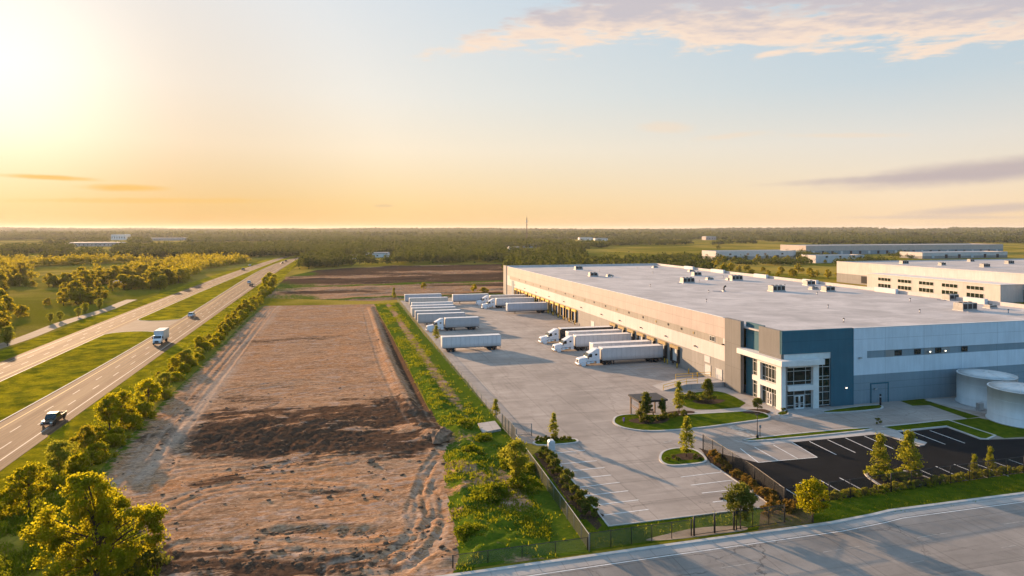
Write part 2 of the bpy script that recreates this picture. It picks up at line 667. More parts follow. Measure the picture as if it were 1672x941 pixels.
def road_mat(name, col):
    """worn asphalt with lengthwise wheel tracks; attribute 'lane' runs 0..1 across, 'along' in metres"""
    m, g, b = base_mat(name)
    p = g.pos()
    la, al = g.attr('lane'), g.attr('along')
    track = g.noise(g.vec(g.m('MULTIPLY', la, 12.0), g.m('MULTIPLY', al, 0.012), 0.0), 1.6, 4, 0.55)
    track2 = g.noise(g.vec(g.m('MULTIPLY', la, 40.0), g.m('MULTIPLY', al, 0.03), 4.0), 1.4, 4, 0.6)
    patch = g.noise(g.vec(g.m('MULTIPLY', la, 2.0), g.m('MULTIPLY', al, 0.08), 9.0), 1.5, 5, 0.6)
    f = g.m('MULTIPLY', g.step(track, 0.36, 0.64, 0.52, 1.35), g.step(track2, 0.3, 0.7, 0.84, 1.14))
    f = g.m('MULTIPLY', f, g.step(patch, 0.35, 0.7, 0.86, 1.1))
    g.put(b.inputs['Base Color'], g.mix(1.0, col, g.vec(f, f, f), 'MULTIPLY'))
    g.put(b.inputs['Roughness'], g.step(track, 0.3, 0.7, 0.78, 0.9))
    b.inputs['Specular IOR Level'].default_value = 0.06
    return m


def grass_mat(name, c1, c2, soil=None, soil_at=(0.6, 0.7), scale=0.5, mow=0.0):
    m, g, b = base_mat(name)
    p = g.pos()
    n1 = g.noise(p, scale, 6, 0.65, 0.3)
    n2 = g.noise(p, scale * 14, 5, 0.7)
    n3 = g.noise(p, scale * 0.12, 4, 0.55)
    c = g.mix(g.step(n1, 0.3, 0.7), c1, c2)
    f = g.m('MULTIPLY', g.step(n2, 0.25, 0.75, 0.62, 1.35), g.step(n3, 0.3, 0.7, 0.8, 1.15))
    if mow:
        x, y, z = g.sep(g.rotz(p, -ANG))
        f = g.m('MULTIPLY', f, g.m('ADD', 1.0, g.m('MULTIPLY', g.m('SINE', g.m('MULTIPLY', y, 3.2)), mow)))
    c = g.mix(1.0, c, g.vec(f, f, f), 'MULTIPLY')
    if soil:
        s = g.noise(p, scale * 0.55, 6, 0.7, 0.8)
        c = g.mix(g.step(s, soil_at[0], soil_at[1]), c, soil)
    g.put(b.inputs['Base Color'], c)
    b.inputs['Roughness'].default_value = 1.0
    b.inputs['Specular IOR Level'].default_value = 0.0
    bn = g.n.new("ShaderNodeBump")
    bn.inputs['Strength'].default_value = 0.7
    bn.inputs['Distance'].default_value = 0.12
    g.l.new(n2, bn.inputs['Height'])
    g.l.new(bn.outputs[0], b.inputs['Normal'])
    return m


def leaf_mat(name, dark, light, trans, tmix=0.38, by_attr=True):
    """foliage: diffuse leaves that let the low sun through"""
    m, g, b = base_mat(name)
    g.n.remove(b)
    out = g.n["Material Output"]
    oi = g.n.new("ShaderNodeObjectInfo").outputs['Random']
    t = g.attr('tint')
    f = g.m('ADD', g.m('MULTIPLY', t, 0.62), g.m('MULTIPLY', oi, 0.42), clamp=True)
    c = g.mix(f, dark, light)
    d = g.n.new("ShaderNodeBsdfDiffuse")
    g.put(d.inputs['Color'], c)
    tr = g.n.new("ShaderNodeBsdfTranslucent")
    g.put(tr.inputs['Color'], g.mix(f, [v * 0.7 for v in trans], trans))
    mx = g.n.new("ShaderNodeMixShader")
    mx.inputs[0].default_value = tmix
    g.l.new(d.outputs[0], mx.inputs[1])
    g.l.new(tr.outputs[0], mx.inputs[2])
    g.l.new(mx.outputs[0], out.inputs[0])
    return m


def mesh_mat(name, col, pitch=0.075, wire=0.16):
    """chain-link: crossing wires with open diamonds between them (x+y run along the fence)"""
    m, g, b = base_mat(name)
    out = g.n["Material Output"]
    x, y, z = g.sep(g.obj())
    a = g.m('FRACT', g.m('DIVIDE', g.m('ADD', x, z), pitch))
    c = g.m('FRACT', g.m('DIVIDE', g.m('SUBTRACT', x, z), pitch))
    w = g.m('MAXIMUM', g.m('LESS_THAN', a, wire), g.m('LESS_THAN', c, wire))
    b.inputs['Base Color'].default_value = col + (1,)
    b.inputs['Roughness'].default_value = 0.5
    b.inputs['Metallic'].default_value = 0.3
    tr = g.n.new("ShaderNodeBsdfTransparent")
    mx = g.n.new("ShaderNodeMixShader")
    g.l.new(w, mx.inputs[0])
    g.l.new(tr.outputs[0], mx.inputs[1])
    g.l.new(b.outputs[0], mx.inputs[2])
    g.l.new(mx.outputs[0], out.inputs[0])
    return m


def soil_mat():
    """scraped earth: attribute 'wet' marks dark turned soil, 'green' marks weeds"""
    m, g, b = base_mat("bare_soil")
    p = g.pos()
    q = g.rotz(p, -ANG)
    wet, green = g.attr('wet'), g.attr('green')
    n1 = g.noise(g.scale(q, (0.22, 1, 1)), 0.38, 9, 0.70, 1.6)
    n2 = g.noise(p, 0.075, 7, 0.66, 1.2)
    n3 = g.noise(g.scale(q, (0.6, 1.1, 1)), 2.2, 7, 0.75, 1.0)
    n4 = g.noise(g.scale(q, (0.45, 0.8, 1)), 0.8, 6, 0.72, 3.4)
    n5 = g.noise(g.scale(q, (0.12, 1.1, 1)), 0.9, 7, 0.70, 2.0)
    n6 = g.noise(g.scale(q, (0.5, 1, 1)), 0.28, 8, 0.74, 2.2)
    c = g.mix(g.step(n1, 0.36, 0.64), (0.245, 0.138, 0.074), (0.41, 0.245, 0.140))
    c = g.mix(g.m('MULTIPLY', g.step(n2, 0.44, 0.60), 0.8), c, (0.37, 0.185, 0.082))
    c = g.mix(g.m('MULTIPLY', g.step(n4, 0.50, 0.58), 0.6), c, (0.50, 0.33, 0.21))
    c = g.mix(g.m('MULTIPLY', g.step(n6, 0.53, 0.60), 0.7), c, (0.38, 0.285, 0.225))
    c = g.mix(g.m('MULTIPLY', g.step(n5, 0.55, 0.62), 0.75), c, (0.095, 0.058, 0.037))
    w = g.m('ADD', wet, g.m('MULTIPLY', g.m('SUBTRACT', n1, 0.5), 1.9))
    w = g.m('ADD', w, g.m('MULTIPLY', g.m('SUBTRACT', n5, 0.5), 1.5))
    c = g.mix(g.m('MULTIPLY', g.step(w, 0.30, 0.55), 0.9), c, (0.060, 0.036, 0.024))
    c = g.mix(g.step(g.attr('pale'), 0.0, 1.0), c, (0.42, 0.305, 0.22))
    f = g.step(n3, 0.30, 0.70, 0.62, 1.36)
    c = g.mix(1.0, c, g.vec(f, f, f), 'MULTIPLY')
    gr = g.m('ADD', green, g.m('MULTIPLY', g.m('SUBTRACT', g.noise(p, 0.8, 6, 0.7), 0.5), 1.4))
    gcol = g.mix(g.step(n3, 0.3, 0.7), (0.040, 0.075, 0.006), (0.105, 0.145, 0.012))
    c = g.mix(g.step(gr, 0.35, 0.65), c, gcol)
    g.put(b.inputs['Base Color'], c)
    b.inputs['Roughness'].default_value = 0.95
    b.inputs['Specular IOR Level'].default_value = 0.0
    bn = g.n.new("ShaderNodeBump")
    bn.inputs['Strength'].default_value = 0.4
    bn.inputs['Distance'].default_value = 0.10
    g.l.new(n3, bn.inputs['Height'])
    g.l.new(bn.outputs[0], b.inputs['Normal'])
    return m


def terrain_mat():
    m, g, b = base_mat("country_ground")
    p = g.pos()
    n1 = g.noise(p, 0.006, 6, 0.6, 0.8)
    n2 = g.noise(p, 0.05, 6, 0.65)
    n3 = g.noise(p, 1.2, 5, 0.7)
    c = g.mix(g.step(n1, 0.42, 0.6), (0.150, 0.140, 0.010), (0.340, 0.250, 0.045))
    dist = g.n.new("ShaderNodeVectorMath")
    dist.operation = 'LENGTH'
    g.l.new(p, dist.inputs[0])
    wooded = g.m('MULTIPLY', g.step(dist.outputs['Value'], 1500.0, 3500.0), g.step(n1, 0.40, 0.66, 1.0, 0.35))
    c = g.mix(wooded, c, (0.030, 0.048, 0.012))
    c = g.mix(g.m('MULTIPLY', g.step(n2, 0.5, 0.7), 0.6), c, (0.20, 0.145, 0.045))
    f = g.step(n3, 0.25, 0.75, 0.7, 1.25)
    c = g.mix(1.0, c, g.vec(f, f, f), 'MULTIPLY')
    g.put(b.inputs['Base Color'], c)
    b.inputs['Roughness'].default_value = 1.0
    b.inputs['Specular IOR Level'].default_value = 0.0
    return m


M = {}
M['terrain'] = terrain_mat()
M['soil'] = soil_mat()
M['yard'] = concrete_mat("yard_concrete", (0.375, 0.322, 0.278), 6.2, ANG, 0.34, 0.22, 0.16, 0.8, 0.35)
M['walk'] = concrete_mat("walk_concrete", (0.42, 0.39, 0.36), 2.4, ANG, 0.25, 0.14)
M['kerb'] = plain("kerb_concrete", (0.47, 0.45, 0.42), 0.8, 0, 0.14, 0.8)
M['asphalt'] = concrete_mat("new_asphalt", (0.010, 0.012, 0.014), 0, ANG, 0, 0.30, 0.12, 0.85, 0.3, 0.08)
M['street'] = concrete_mat("street_concrete", (0.275, 0.250, 0.225), 9.0, ANG, 0.30, 0.22, 0.14, 0.8, 0.45)
M['highway'] = road_mat("highway_asphalt", (0.160, 0.100, 0.060))
M['paint'] = plain("road_paint", (0.74, 0.73, 0.70), 0.7, 0, 0.18, 1.5)
M['worn_paint'] = plain("worn_road_paint", (0.36, 0.33, 0.29), 0.8, 0, 0.35, 1.2)
M['yellow_paint'] = plain("yellow_road_paint", (0.36, 0.25, 0.07), 0.8, 0, 0.3, 1.5)
M['lawn'] = grass_mat("lawn_grass", (0.045, 0.080, 0.005), (0.105, 0.130, 0.008), None, (0, 0), 0.8, 0.0)
M['verge'] = grass_mat("verge_grass", (0.085, 0.100, 0.005), (0.400, 0.310, 0.008), (0.22, 0.17, 0.03), (0.62, 0.80), 0.22)
M['mulch'] = plain("mulch", (0.055, 0.034, 0.022), 0.95, 0, 0.4, 6.0, 0.1, 0.6)
M['white_wall'] = wall_mat("white_painted_panel", (0.64, 0.57, 0.525), 9.1, (12.2,), 0.09)
M['tan_wall'] = wall_mat("warm_white_panel", (0.49, 0.405, 0.355), 9.1, (12.2,), 0.09)
M['front_wall'] = wall_mat("white_panel_blue_shade", (0.66, 0.70, 0.73), 9.1, (12.2,), 0.09)  # white front panels, with the blue of their shade put into the colour
M['grey_wall'] = wall_mat("grey_painted_panel", (0.30, 0.285, 0.262), 9.1, (2.6,), 0.12)
M['pier_wall'] = wall_mat("dark_grey_pier_panel", (0.190, 0.182, 0.170), 30, (4.8, 9.6), 0.10)
M['strip_wall'] = wall_mat("strip_panel", (0.34, 0.305, 0.255), 3.1, (), 0.12)
M['blue_wall'] = wall_mat("dark_blue_panel", (0.033, 0.125, 0.165), 30, (12.4,), 0.08)
M['slate_wall'] = wall_mat("slate_panel", (0.23, 0.285, 0.31), 9.1, (2.6, 3.9), 0.08)
M['cream'] = plain("cream_render", (0.72, 0.69, 0.64), 0.7, 0, 0.06, 0.8)
M['roof'] = concrete_mat("white_roof_membrane", (0.535, 0.485, 0.455), 6.0, ANG, 0.12, 0.22, 0.0, 0.7)
M['parapet'] = plain("parapet_membrane", (0.66, 0.63, 0.60), 0.6, 0, 0.08, 0.4)
M['glass'] = plain("dark_window_glass", (0.012, 0.020, 0.014), 0.06, 0.0, 0.2, 0.7, 0.7)
M['mullion'] = plain("aluminium_mullion", (0.58, 0.57, 0.55), 0.4, 0.3, 0.05)
M['dark'] = plain("dark_rubber", (0.018, 0.018, 0.019), 0.85, 0, 0.3)
M['tyre'] = plain("tyre_rubber", (0.016, 0.016, 0.017), 0.85, 0, 0.2)
M['rim'] = plain("steel_rim", (0.55, 0.55, 0.55), 0.35, 0.7, 0.1)
M['chassis'] = plain("black_chassis", (0.024, 0.023, 0.023), 0.6, 0.2, 0.25)
M['truck_white'] = plain("white_truck_paint", (0.74, 0.74, 0.74), 0.3, 0, 0.05, 1.2, 0.5)


def grimy(name, col, rough=0.45):
    m, g, b = base_mat(name)
    v = g.obj()
    x, y, z = g.sep(v)
    n = g.noise(g.scale(v, (0.8, 1, 0.25)), 1.4, 6, 0.65)
    n2 = g.noise(v, 6.0, 5, 0.7)
    oi = g.n.new("ShaderNodeObjectInfo").outputs['Random']
    f = g.m('MULTIPLY', g.step(n, 0.3, 0.75, 0.90, 1.03), g.m('ADD', 0.88, g.m('MULTIPLY', oi, 0.14)))
    c = g.mix(1.0, col, g.vec(f, f, f), 'MULTIPLY')
    low = g.step(g.m('ADD', z, g.m('MULTIPLY', g.m('SUBTRACT', n2, 0.5), 1.6)), 1.1, 2.3, 0.55, 0.0)
    c = g.mix(low, c, (0.24, 0.20, 0.165))
    streak = g.noise(g.scale(v, (5.0, 1, 0.12)), 1.0, 4, 0.6)
    c = g.mix(g.step(streak, 0.62, 0.74, 0.0, 0.35), c, (0.34, 0.29, 0.24))
    g.put(b.inputs['Base Color'], c)
    b.inputs['Roughness'].default_value = rough
    b.inputs['Specular IOR Level'].default_value = 0.4
    return m


M['trailer_white'] = grimy("white_trailer_skin", (0.66, 0.645, 0.63))
M['trailer_grey'] = grimy("grey_trailer_skin", (0.45, 0.45, 0.45))
M['trailer_black'] = plain("black_trailer_skin", (0.03, 0.034, 0.036), 0.45, 0, 0.15, 1.0)
M['trailer_roof'] = plain("pale_trailer_roof", (0.72, 0.70, 0.67), 0.5, 0, 0.12, 0.6)
M['grille'] = plain("black_grille", (0.03, 0.03, 0.03), 0.4, 0.5, 0.3)
M['chrome'] = plain("chrome", (0.62, 0.62, 0.62), 0.2, 0.95, 0.08)
M['lamp_glass'] = plain("lamp_glass", (0.8, 0.78, 0.7), 0.15, 0, 0.05)
M['red_glass'] = plain("red_lamp_glass", (0.5, 0.02, 0.015), 0.2, 0, 0.05)
M['yellow'] = plain("safety_yellow", (0.72, 0.43, 0.03), 0.5, 0, 0.15, 4)
M['tan_pad'] = plain("tan_dock_header", (0.36, 0.25, 0.10), 0.8, 0, 0.3, 3)
M['door_panel'] = plain("sectional_door_panel", (0.52, 0.52, 0.51), 0.6, 0, 0.08)
M['steel'] = plain("galvanised_steel", (0.42, 0.42, 0.42), 0.45, 0.6, 0.15, 5)
M['black_steel'] = plain("black_steel", (0.022, 0.022, 0.023), 0.5, 0.2, 0.2)
M['unit'] = plain("rooftop_unit_casing", (0.36, 0.345, 0.315), 0.55, 0.2, 0.15, 2)
M['tank'] = plain("tank_white_paint", (0.62, 0.63, 0.62), 0.5, 0, 0.08, 0.9, 0.4, 0, None, (1, 1, 0.12))
M['wood'] = plain("timber_post", (0.20, 0.13, 0.08), 0.7, 0, 0.2, 5)
M['bark'] = plain("bark", (0.085, 0.060, 0.042), 0.95, 0, 0.35, 6, 0.1, 0.7)
M['rock'] = plain("earth_rock", (0.22, 0.14, 0.09), 0.95, 0, 0.35, 2.0, 0.1, 0.6)
M['clod'] = plain("dark_clod", (0.125, 0.078, 0.050), 0.95, 0, 0.4, 1.0, 0.05)
M['lit'] = plain("lit_lamp", (0.9, 0.85, 0.75), 0.3, 0, 0.02, 1, 0.4, 0, ((1.0, 0.83, 0.6), 1.6))
M['link_black'] = mesh_mat("black_chain_link", (0.020, 0.021, 0.020), 0.075, 0.24)
M['link_dark'] = mesh_mat("screened_chain_link", (0.055, 0.062, 0.045), 0.075, 0.42)
M['link_grey'] = mesh_mat("galvanised_chain_link", (0.17, 0.17, 0.15), 0.075, 0.10)
M['leaf_road'] = leaf_mat("roadside_foliage", (0.060, 0.092, 0.004), (0.185, 0.200, 0.008), (0.70, 0.62, 0.02), 0.54)
M['leaf_wood'] = leaf_mat("woodland_foliage", (0.050, 0.070, 0.005), (0.210, 0.200, 0.012), (0.66, 0.54, 0.03), 0.48)
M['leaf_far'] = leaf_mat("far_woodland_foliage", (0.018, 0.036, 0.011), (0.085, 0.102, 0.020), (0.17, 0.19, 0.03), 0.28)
M['leaf_yard'] = leaf_mat("young_tree_foliage", (0.075, 0.105, 0.012), (0.200, 0.215, 0.024), (0.60, 0.58, 0.05), 0.48)
M['leaf_dark'] = leaf_mat("dark_shrub_foliage", (0.036, 0.060, 0.012), (0.100, 0.125, 0.024), (0.30, 0.31, 0.04), 0.40)
M['leaf_weed'] = leaf_mat("weed_foliage", (0.050, 0.090, 0.006), (0.135, 0.165, 0.010), (0.42, 0.44, 0.015), 0.42)
M['leaf_rust'] = leaf_mat("dry_grass_foliage", (0.085, 0.070, 0.014), (0.22, 0.145, 0.034), (0.42, 0.26, 0.05), 0.38)
M['rail_grey'] = plain("dull_rail_paint", (0.22, 0.22, 0.20), 0.85, 0, 0.1, 3, 0.1)
M['steel_dull'] = plain("pale_top_rail", (0.42, 0.42, 0.40), 0.75, 0, 0.1, 3, 0.15)

# ------------------------------------------------------------------ terrain
def ground_z(x, y):
    r = np.hypot(x, y)
    k = np.clip((r - 2600) / 5200, 0, 1)
    k = k * k * (3 - 2 * k)
    far = np.clip((r - 26000) / 6000, 0, 1)
    h = fbm(np.asarray(x) / 2600.0, np.asarray(y) / 2600.0, 4, 5)
    return k * (1 - far) * np.clip(h * 95 - 34, 0, 34)


# ------------------------------------------------------------------ divided highway
def curve(pts):
    d = np.array([p[1] for p in pts]); x = np.array([p[0] for p in pts])
    return np.polyfit(d, x, 3)


EDGES = {
    'near_right': curve([G(*p) for p in ((0, 770), (206, 620), (306.7, 550.6), (386, 489.5), (416.6, 469), (455, 443), (485.7, 423.5))]),
    'near_left': curve([(-81.0, 87.5)] + [G(*p) for p in ((123, 620), (248.7, 545), (290, 525.8), (356, 483), (400, 459.5), (455, 428), (482, 422))]),
    'far_right': curve([(-95.5, 87.5)] + [G(*p) for p in ((14, 620), (110.5, 564.5), (210, 533), (229, 523), (265, 503.7), (331.6, 476), (400, 446.5), (462, 423))]),
    'far_left': curve([(-107.0, 87.5)] + [G(*p) for p in ((0, 592), (179.6, 523), (265, 487), (345, 456.7), (400, 438.8), (458, 421))]),
}


def edge(name, d):
    d = np.asarray(d, float)
    c = np.polyval(EDGES[name], np.clip(d, 85, 740))
    s = np.polyval(np.polyder(EDGES[name]), 87.0)
    s2 = np.polyval(np.polyder(EDGES[name]), 735.0)
    return c + np.where(d < 85, (d - 85) * s, 0) + np.where(d > 740, (d - 740) * s2, 0)


D = np.concatenate([np.arange(-40, 90, 10.0), np.arange(90, 760, 6.0), np.arange(760, 1000, 20.0)])


def carriageway(name, left, right, z, mat):
    cols = np.linspace(0, 1, 13)
    xl, xr = edge(left, D), edge(right, D)
    V, la, al = [], [], []
    for i, d in enumerate(D):
        for c in cols:
            V.append((xl[i] * (1 - c) + xr[i] * c, d, z)); la.append(c); al.append(d * 1.03)
    n = len(cols)
    Q = [(i * n + k, i * n + k + 1, (i + 1) * n + k + 1, (i + 1) * n + k) for i in range(len(D) - 1) for k in range(n - 1)]
    return tag(link(name, fast_mesh(name, V, Q, mat, {'lane': la, 'along': al})), kind='structure')


def lane_line(m, left, right, c, w, z, dash=None, d0=-40, d1=740, mi=0):
    step = 3.0
    d = d0
    while d < d1:
        e = min(d + (dash[0] if dash else 6.0), d1)
        seg = np.array([d, e])
        xs = edge(left, seg) * (1 - c) + edge(right, seg) * c
        ribbon(m, (xs[0], d), (xs[1], e), w, z, mi)
        d = d + (dash[0] + dash[1] if dash else 6.0)


carriageway("highway_road", 'near_left', 'near_right', 0.10, M['highway'])
carriageway("highway_road", 'far_left', 'far_right', 0.10, M['highway'])
for lft, rgt, flip in (('near_left', 'near_right', 0), ('far_left', 'far_right', 1)):
    mm = MB()
    lane_line(mm, lft, rgt, 0.17 if not flip else 0.83, 0.22, 0.106, None, mi=1)
    lane_line(mm, lft, rgt, 0.83 if not flip else 0.17, 0.22, 0.106, None)
    lane_line(mm, lft, rgt, 0.40, 0.2, 0.106, (3.5, 8.5))
    lane_line(mm, lft, rgt, 0.62, 0.2, 0.106, (3.5, 8.5), -36)
    tag(mm.build("road_markings", [M['worn_paint'], M['yellow_paint']]), kind='structure')

XO0, XO1 = 205.0, 231.0         # the paved gap in the median


def median(name, d0, d1, round0, round1):
    ds = np.concatenate([[d0], np.linspace(d0, d1, 40)[1:-1], [d1]])
    lx, rx = edge('far_right', ds), edge('near_left', ds)
    left, right = [], []
    for i, d in enumerate(ds):
        c, hw = (lx[i] + rx[i]) / 2, (rx[i] - lx[i]) / 2
        if hw < 0.4:
            hw = 0.4
        left.append((c - hw, d)); right.append((c + hw, d))

    def cap(p, q, sgn):
        c = ((p[0] + q[0]) / 2, (p[1] + q[1]) / 2); r = abs(q[0] - p[0]) / 2
        return [(c[0] + r * math.cos(a), c[1] + sgn * r * 0.8 * math.sin(a)) for a in np.linspace(0, math.pi, 11)[1:-1]]
    poly = right[:]
    if round1:
        poly += cap(left[-1], right[-1], 1)
    poly += left[::-1]
    if round0:
        poly += [(x, y) for x, y in cap(left[0], right[0], -1)][::-1]
    return poly


med_a = median("median", -40, 200, False, True)
med_b = median("median", 236, 700, True, False)
for k, pl in enumerate((med_a, med_b)):
    flat("median_lawn", pl, 0.16, M['verge'])
    kerb("median_kerb", pl, M['kerb'], 0.22, 0.165)
xo = np.array([198.0, 245.0])
flat("crossover_road", [(edge('far_right', 190) - 1, 190), (edge('near_left', 186) + 1, 186), (edge('near_left', 250) + 1, 250), (edge('far_right', 254) - 1, 254)], 0.092,
     concrete_mat("crossover_asphalt", (0.13, 0.105, 0.085), 0, ANG, 0, 0.25, 0.12, 0.9))
# verges and the dirt track beyond the far carriageway
dv = np.linspace(-40, 730, 60)
flat("roadside_verge", [(edge('far_left', d) - 7.5, d) for d in dv] + [(edge('far_left', d) + 0.5, d) for d in dv[::-1]], 0.06, M['verge'])
flat("roadside_verge", [(edge('near_right', d) - 0.5, d) for d in dv] + [(edge('near_right', d) + 9.5, d) for d in dv[::-1]], 0.06, M['verge'])
M['track'] = plain("pale_track_dirt", (0.30, 0.235, 0.165), 0.95, 0, 0.3, 0.3, 0.1, 0.3)
dt = np.linspace(85, 300, 40)
wv = np.sin(dt * 0.09) * 0.8
flat("dirt_path", [(edge('far_left', d) - 14.5 - w, d) for d, w in zip(dt, wv)] + [(edge('far_left', d) - 9.5 - w, d) for d, w in zip(dt[::-1], wv[::-1])], 0.03, M['track'])

# ------------------------------------------------------------------ the graded lot
DIRT = [G(*p) for p in ((428, 500), (400, 525), (366, 560), (318, 610), (262, 662), (205, 722), (158, 778), (190, 815), (232, 870), (246, 930))] + \
       [(-29, 54), (-24, 45), (-6, 47), G(745, 935), G(752, 900), G(742, 850), G(730, 800), G(726, 745), G(736, 718), G(716, 690), G(692, 645), G(664, 590), G(640, 545), G(622, 515), G(612, 497)]
BERM = [G(*p) for p in ((612, 497), (622, 515), (640, 545), (664, 590), (692, 645), (716, 690), (736, 718), (726, 745), (730, 800), (742, 850), (752, 900), (745, 935))] + \
       [G(790, 925), G(962, 903), G(955, 878), G(900, 790), G(842, 722), G(818, 694), G(742, 602), G(692, 548), G(651, 494)]


def shrink(poly, k):
    poly = orient_up(poly)
    out = []
    n = len(poly)
    for i in range(n):
        a, p, b = poly[i - 1], poly[i], poly[(i + 1) % n]
        dx, dy = b[0] - a[0], b[1] - a[1]
        l = math.hypot(dx, dy) + 1e-9
        out.append((p[0] - dy / l * k, p[1] + dx / l * k))
    return out


def make_terrain():
    """one sheet out to the horizon, left open where the dug ground lies"""
    from mathutils import Vector
    from mathutils.geometry import tessellate_polygon
    radii = np.concatenate([[2000, 2500], np.geomspace(2800, 13000, 34)])
    n = 360
    an = np.linspace(0, 2 * np.pi, n, endpoint=False)
    xy = np.concatenate([np.stack([r * np.sin(an), r * np.cos(an)], 1) for r in radii])
    verts = [tuple(p) for p in np.column_stack([xy, ground_z(xy[:, 0], xy[:, 1])])]
    faces = [(i * n + k, i * n + (k + 1) % n, (i + 1) * n + (k + 1) % n, (i + 1) * n + k) for i in range(len(radii) - 1) for k in range(n)]
    hole = shrink(DIRT, 0.5)
    loops = [[Vector((p[0], p[1], 0)) for p in xy[:n]], [Vector((p[0], p[1], 0)) for p in hole]]
    ids = list(range(n)) + [len(verts) + k for k in range(len(hole))]
    verts += [(p[0], p[1], 0) for p in hole]
    faces += [tuple(ids[q] for q in t) for t in tessellate_polygon(loops)]
    me = bpy.data.meshes.new("terrain")
    me.from_pydata(verts, [], faces)
    me.materials.append(M['terrain'])
    import bmesh
    bm = bmesh.new(); bm.from_mesh(me)
    for f in bm.faces:
        f.normal_update()
        if f.normal.z < 0:
            f.normal_flip()
        f.smooth = True
    bm.to_mesh(me); bm.free()
    tag(link("terrain", me), kind='structure')


make_terrain()


def grid_patch(name, poly, cell, height, mat, attrs, stretch=1.0, margin=0.0):
    st = np.array([ST(p) for p in poly])
    s0, t0 = st.min(0) - 1; s1, t1 = st.max(0) + 1
    ns, nt = int((s1 - s0) / (cell * stretch)) + 2, int((t1 - t0) / cell) + 2
    S, T = np.meshgrid(s0 + np.arange(ns) * cell * stretch, t0 + np.arange(nt) * cell, indexing='ij')
    X = CORNER[0] + S * UX + T * VX
    Y = CORNER[1] + S * UY + T * VY
    dist = polydist(X, Y, poly)
    inside = inpoly(X, Y, poly)
    keep = inside | (dist < cell * stretch * 0.9)
    fade = np.clip(dist / 2.2, 0, 1) * inside
    fade = fade * fade * (3 - 2 * fade)
    Z, A = height(X, Y, S, T, dist, fade)
    idx = -np.ones(S.shape, int)
    idx[keep] = np.arange(keep.sum())
    q = np.stack([idx[:-1, :-1], idx[:-1, 1:], idx[1:, 1:], idx[1:, :-1]], -1).reshape(-1, 4)
    q = q[(q >= 0).all(1)]
    V = np.stack([X[keep], Y[keep], Z[keep]], 1)
    # orientation up
    a, b, c = V[q[0, 0]], V[q[0, 1]], V[q[0, 2]]
    if np.cross(b - a, c - a)[2] < 0:
        q = q[:, ::-1]
    return fast_mesh(name, V, q, mat, {k: v[keep] for k, v in A.items()}, True)


def seg_d(X, Y, p, q):
    return polydist(X, Y, [p, q], False)


WETS = [((400, 712), (640, 722), 6.0, 1.0), ((340, 720), (450, 738), 4.5, .8), ((410, 915), (560, 930), 2.6, .9), ((600, 905), (700, 870), 1.6, .5), ((480, 800), (620, 812), 1.6, .45), ((330, 790), (430, 770), 2.2, .5), ((350, 700), (725, 676), 8.5, 1.0), ((520, 725), (400, 705), 6.0, .9), ((440, 735), (330, 722), 3.0, .55), ((440, 874), (520, 868), 1.2, .45), ((520, 866), (640, 874), 1.0, .4), ((640, 660), (730, 712), 3.0, .8), ((420, 910), (300, 935), 2.2, .7),
        ((400, 560), (560, 548), 3.0, .45), ((250, 905), (285, 935), 2.2, .7), ((560, 905), (640, 925), 1.4, .5), ((330, 650), (430, 655), 3.5, .45)]


TRACKS = [(((440, 505), (395, 560), (330, 640), (270, 730), (235, 800)), .9), (((430, 512), (372, 590), (300, 670), (215, 770)), .8),
          (((600, 505), (625, 580), (660, 650), (690, 700)), .6), (((735, 735), (700, 790), (712, 850), (670, 915), (560, 930)), 1.0),
          (((728, 760), (690, 820), (700, 870), (640, 925)), .8), (((250, 850), (330, 805), (450, 790), (580, 800), (690, 850)), .6), (((300, 900), (420, 895), (560, 905), (700, 890)), .7),
          (((220, 790), (330, 760), (470, 770), (600, 745), (700, 750)), .5), (((380, 640), (500, 620), (610, 640), (680, 670)), .5)]


def chaikin_open(p, n):
    for _ in range(n):
        q = [p[0]]
        for a, b in zip(p[:-1], p[1:]):
            q += [(a[0] * .75 + b[0] * .25, a[1] * .75 + b[1] * .25), (a[0] * .25 + b[0] * .75, a[1] * .25 + b[1] * .75)]
        p = q + [p[-1]]
    return p


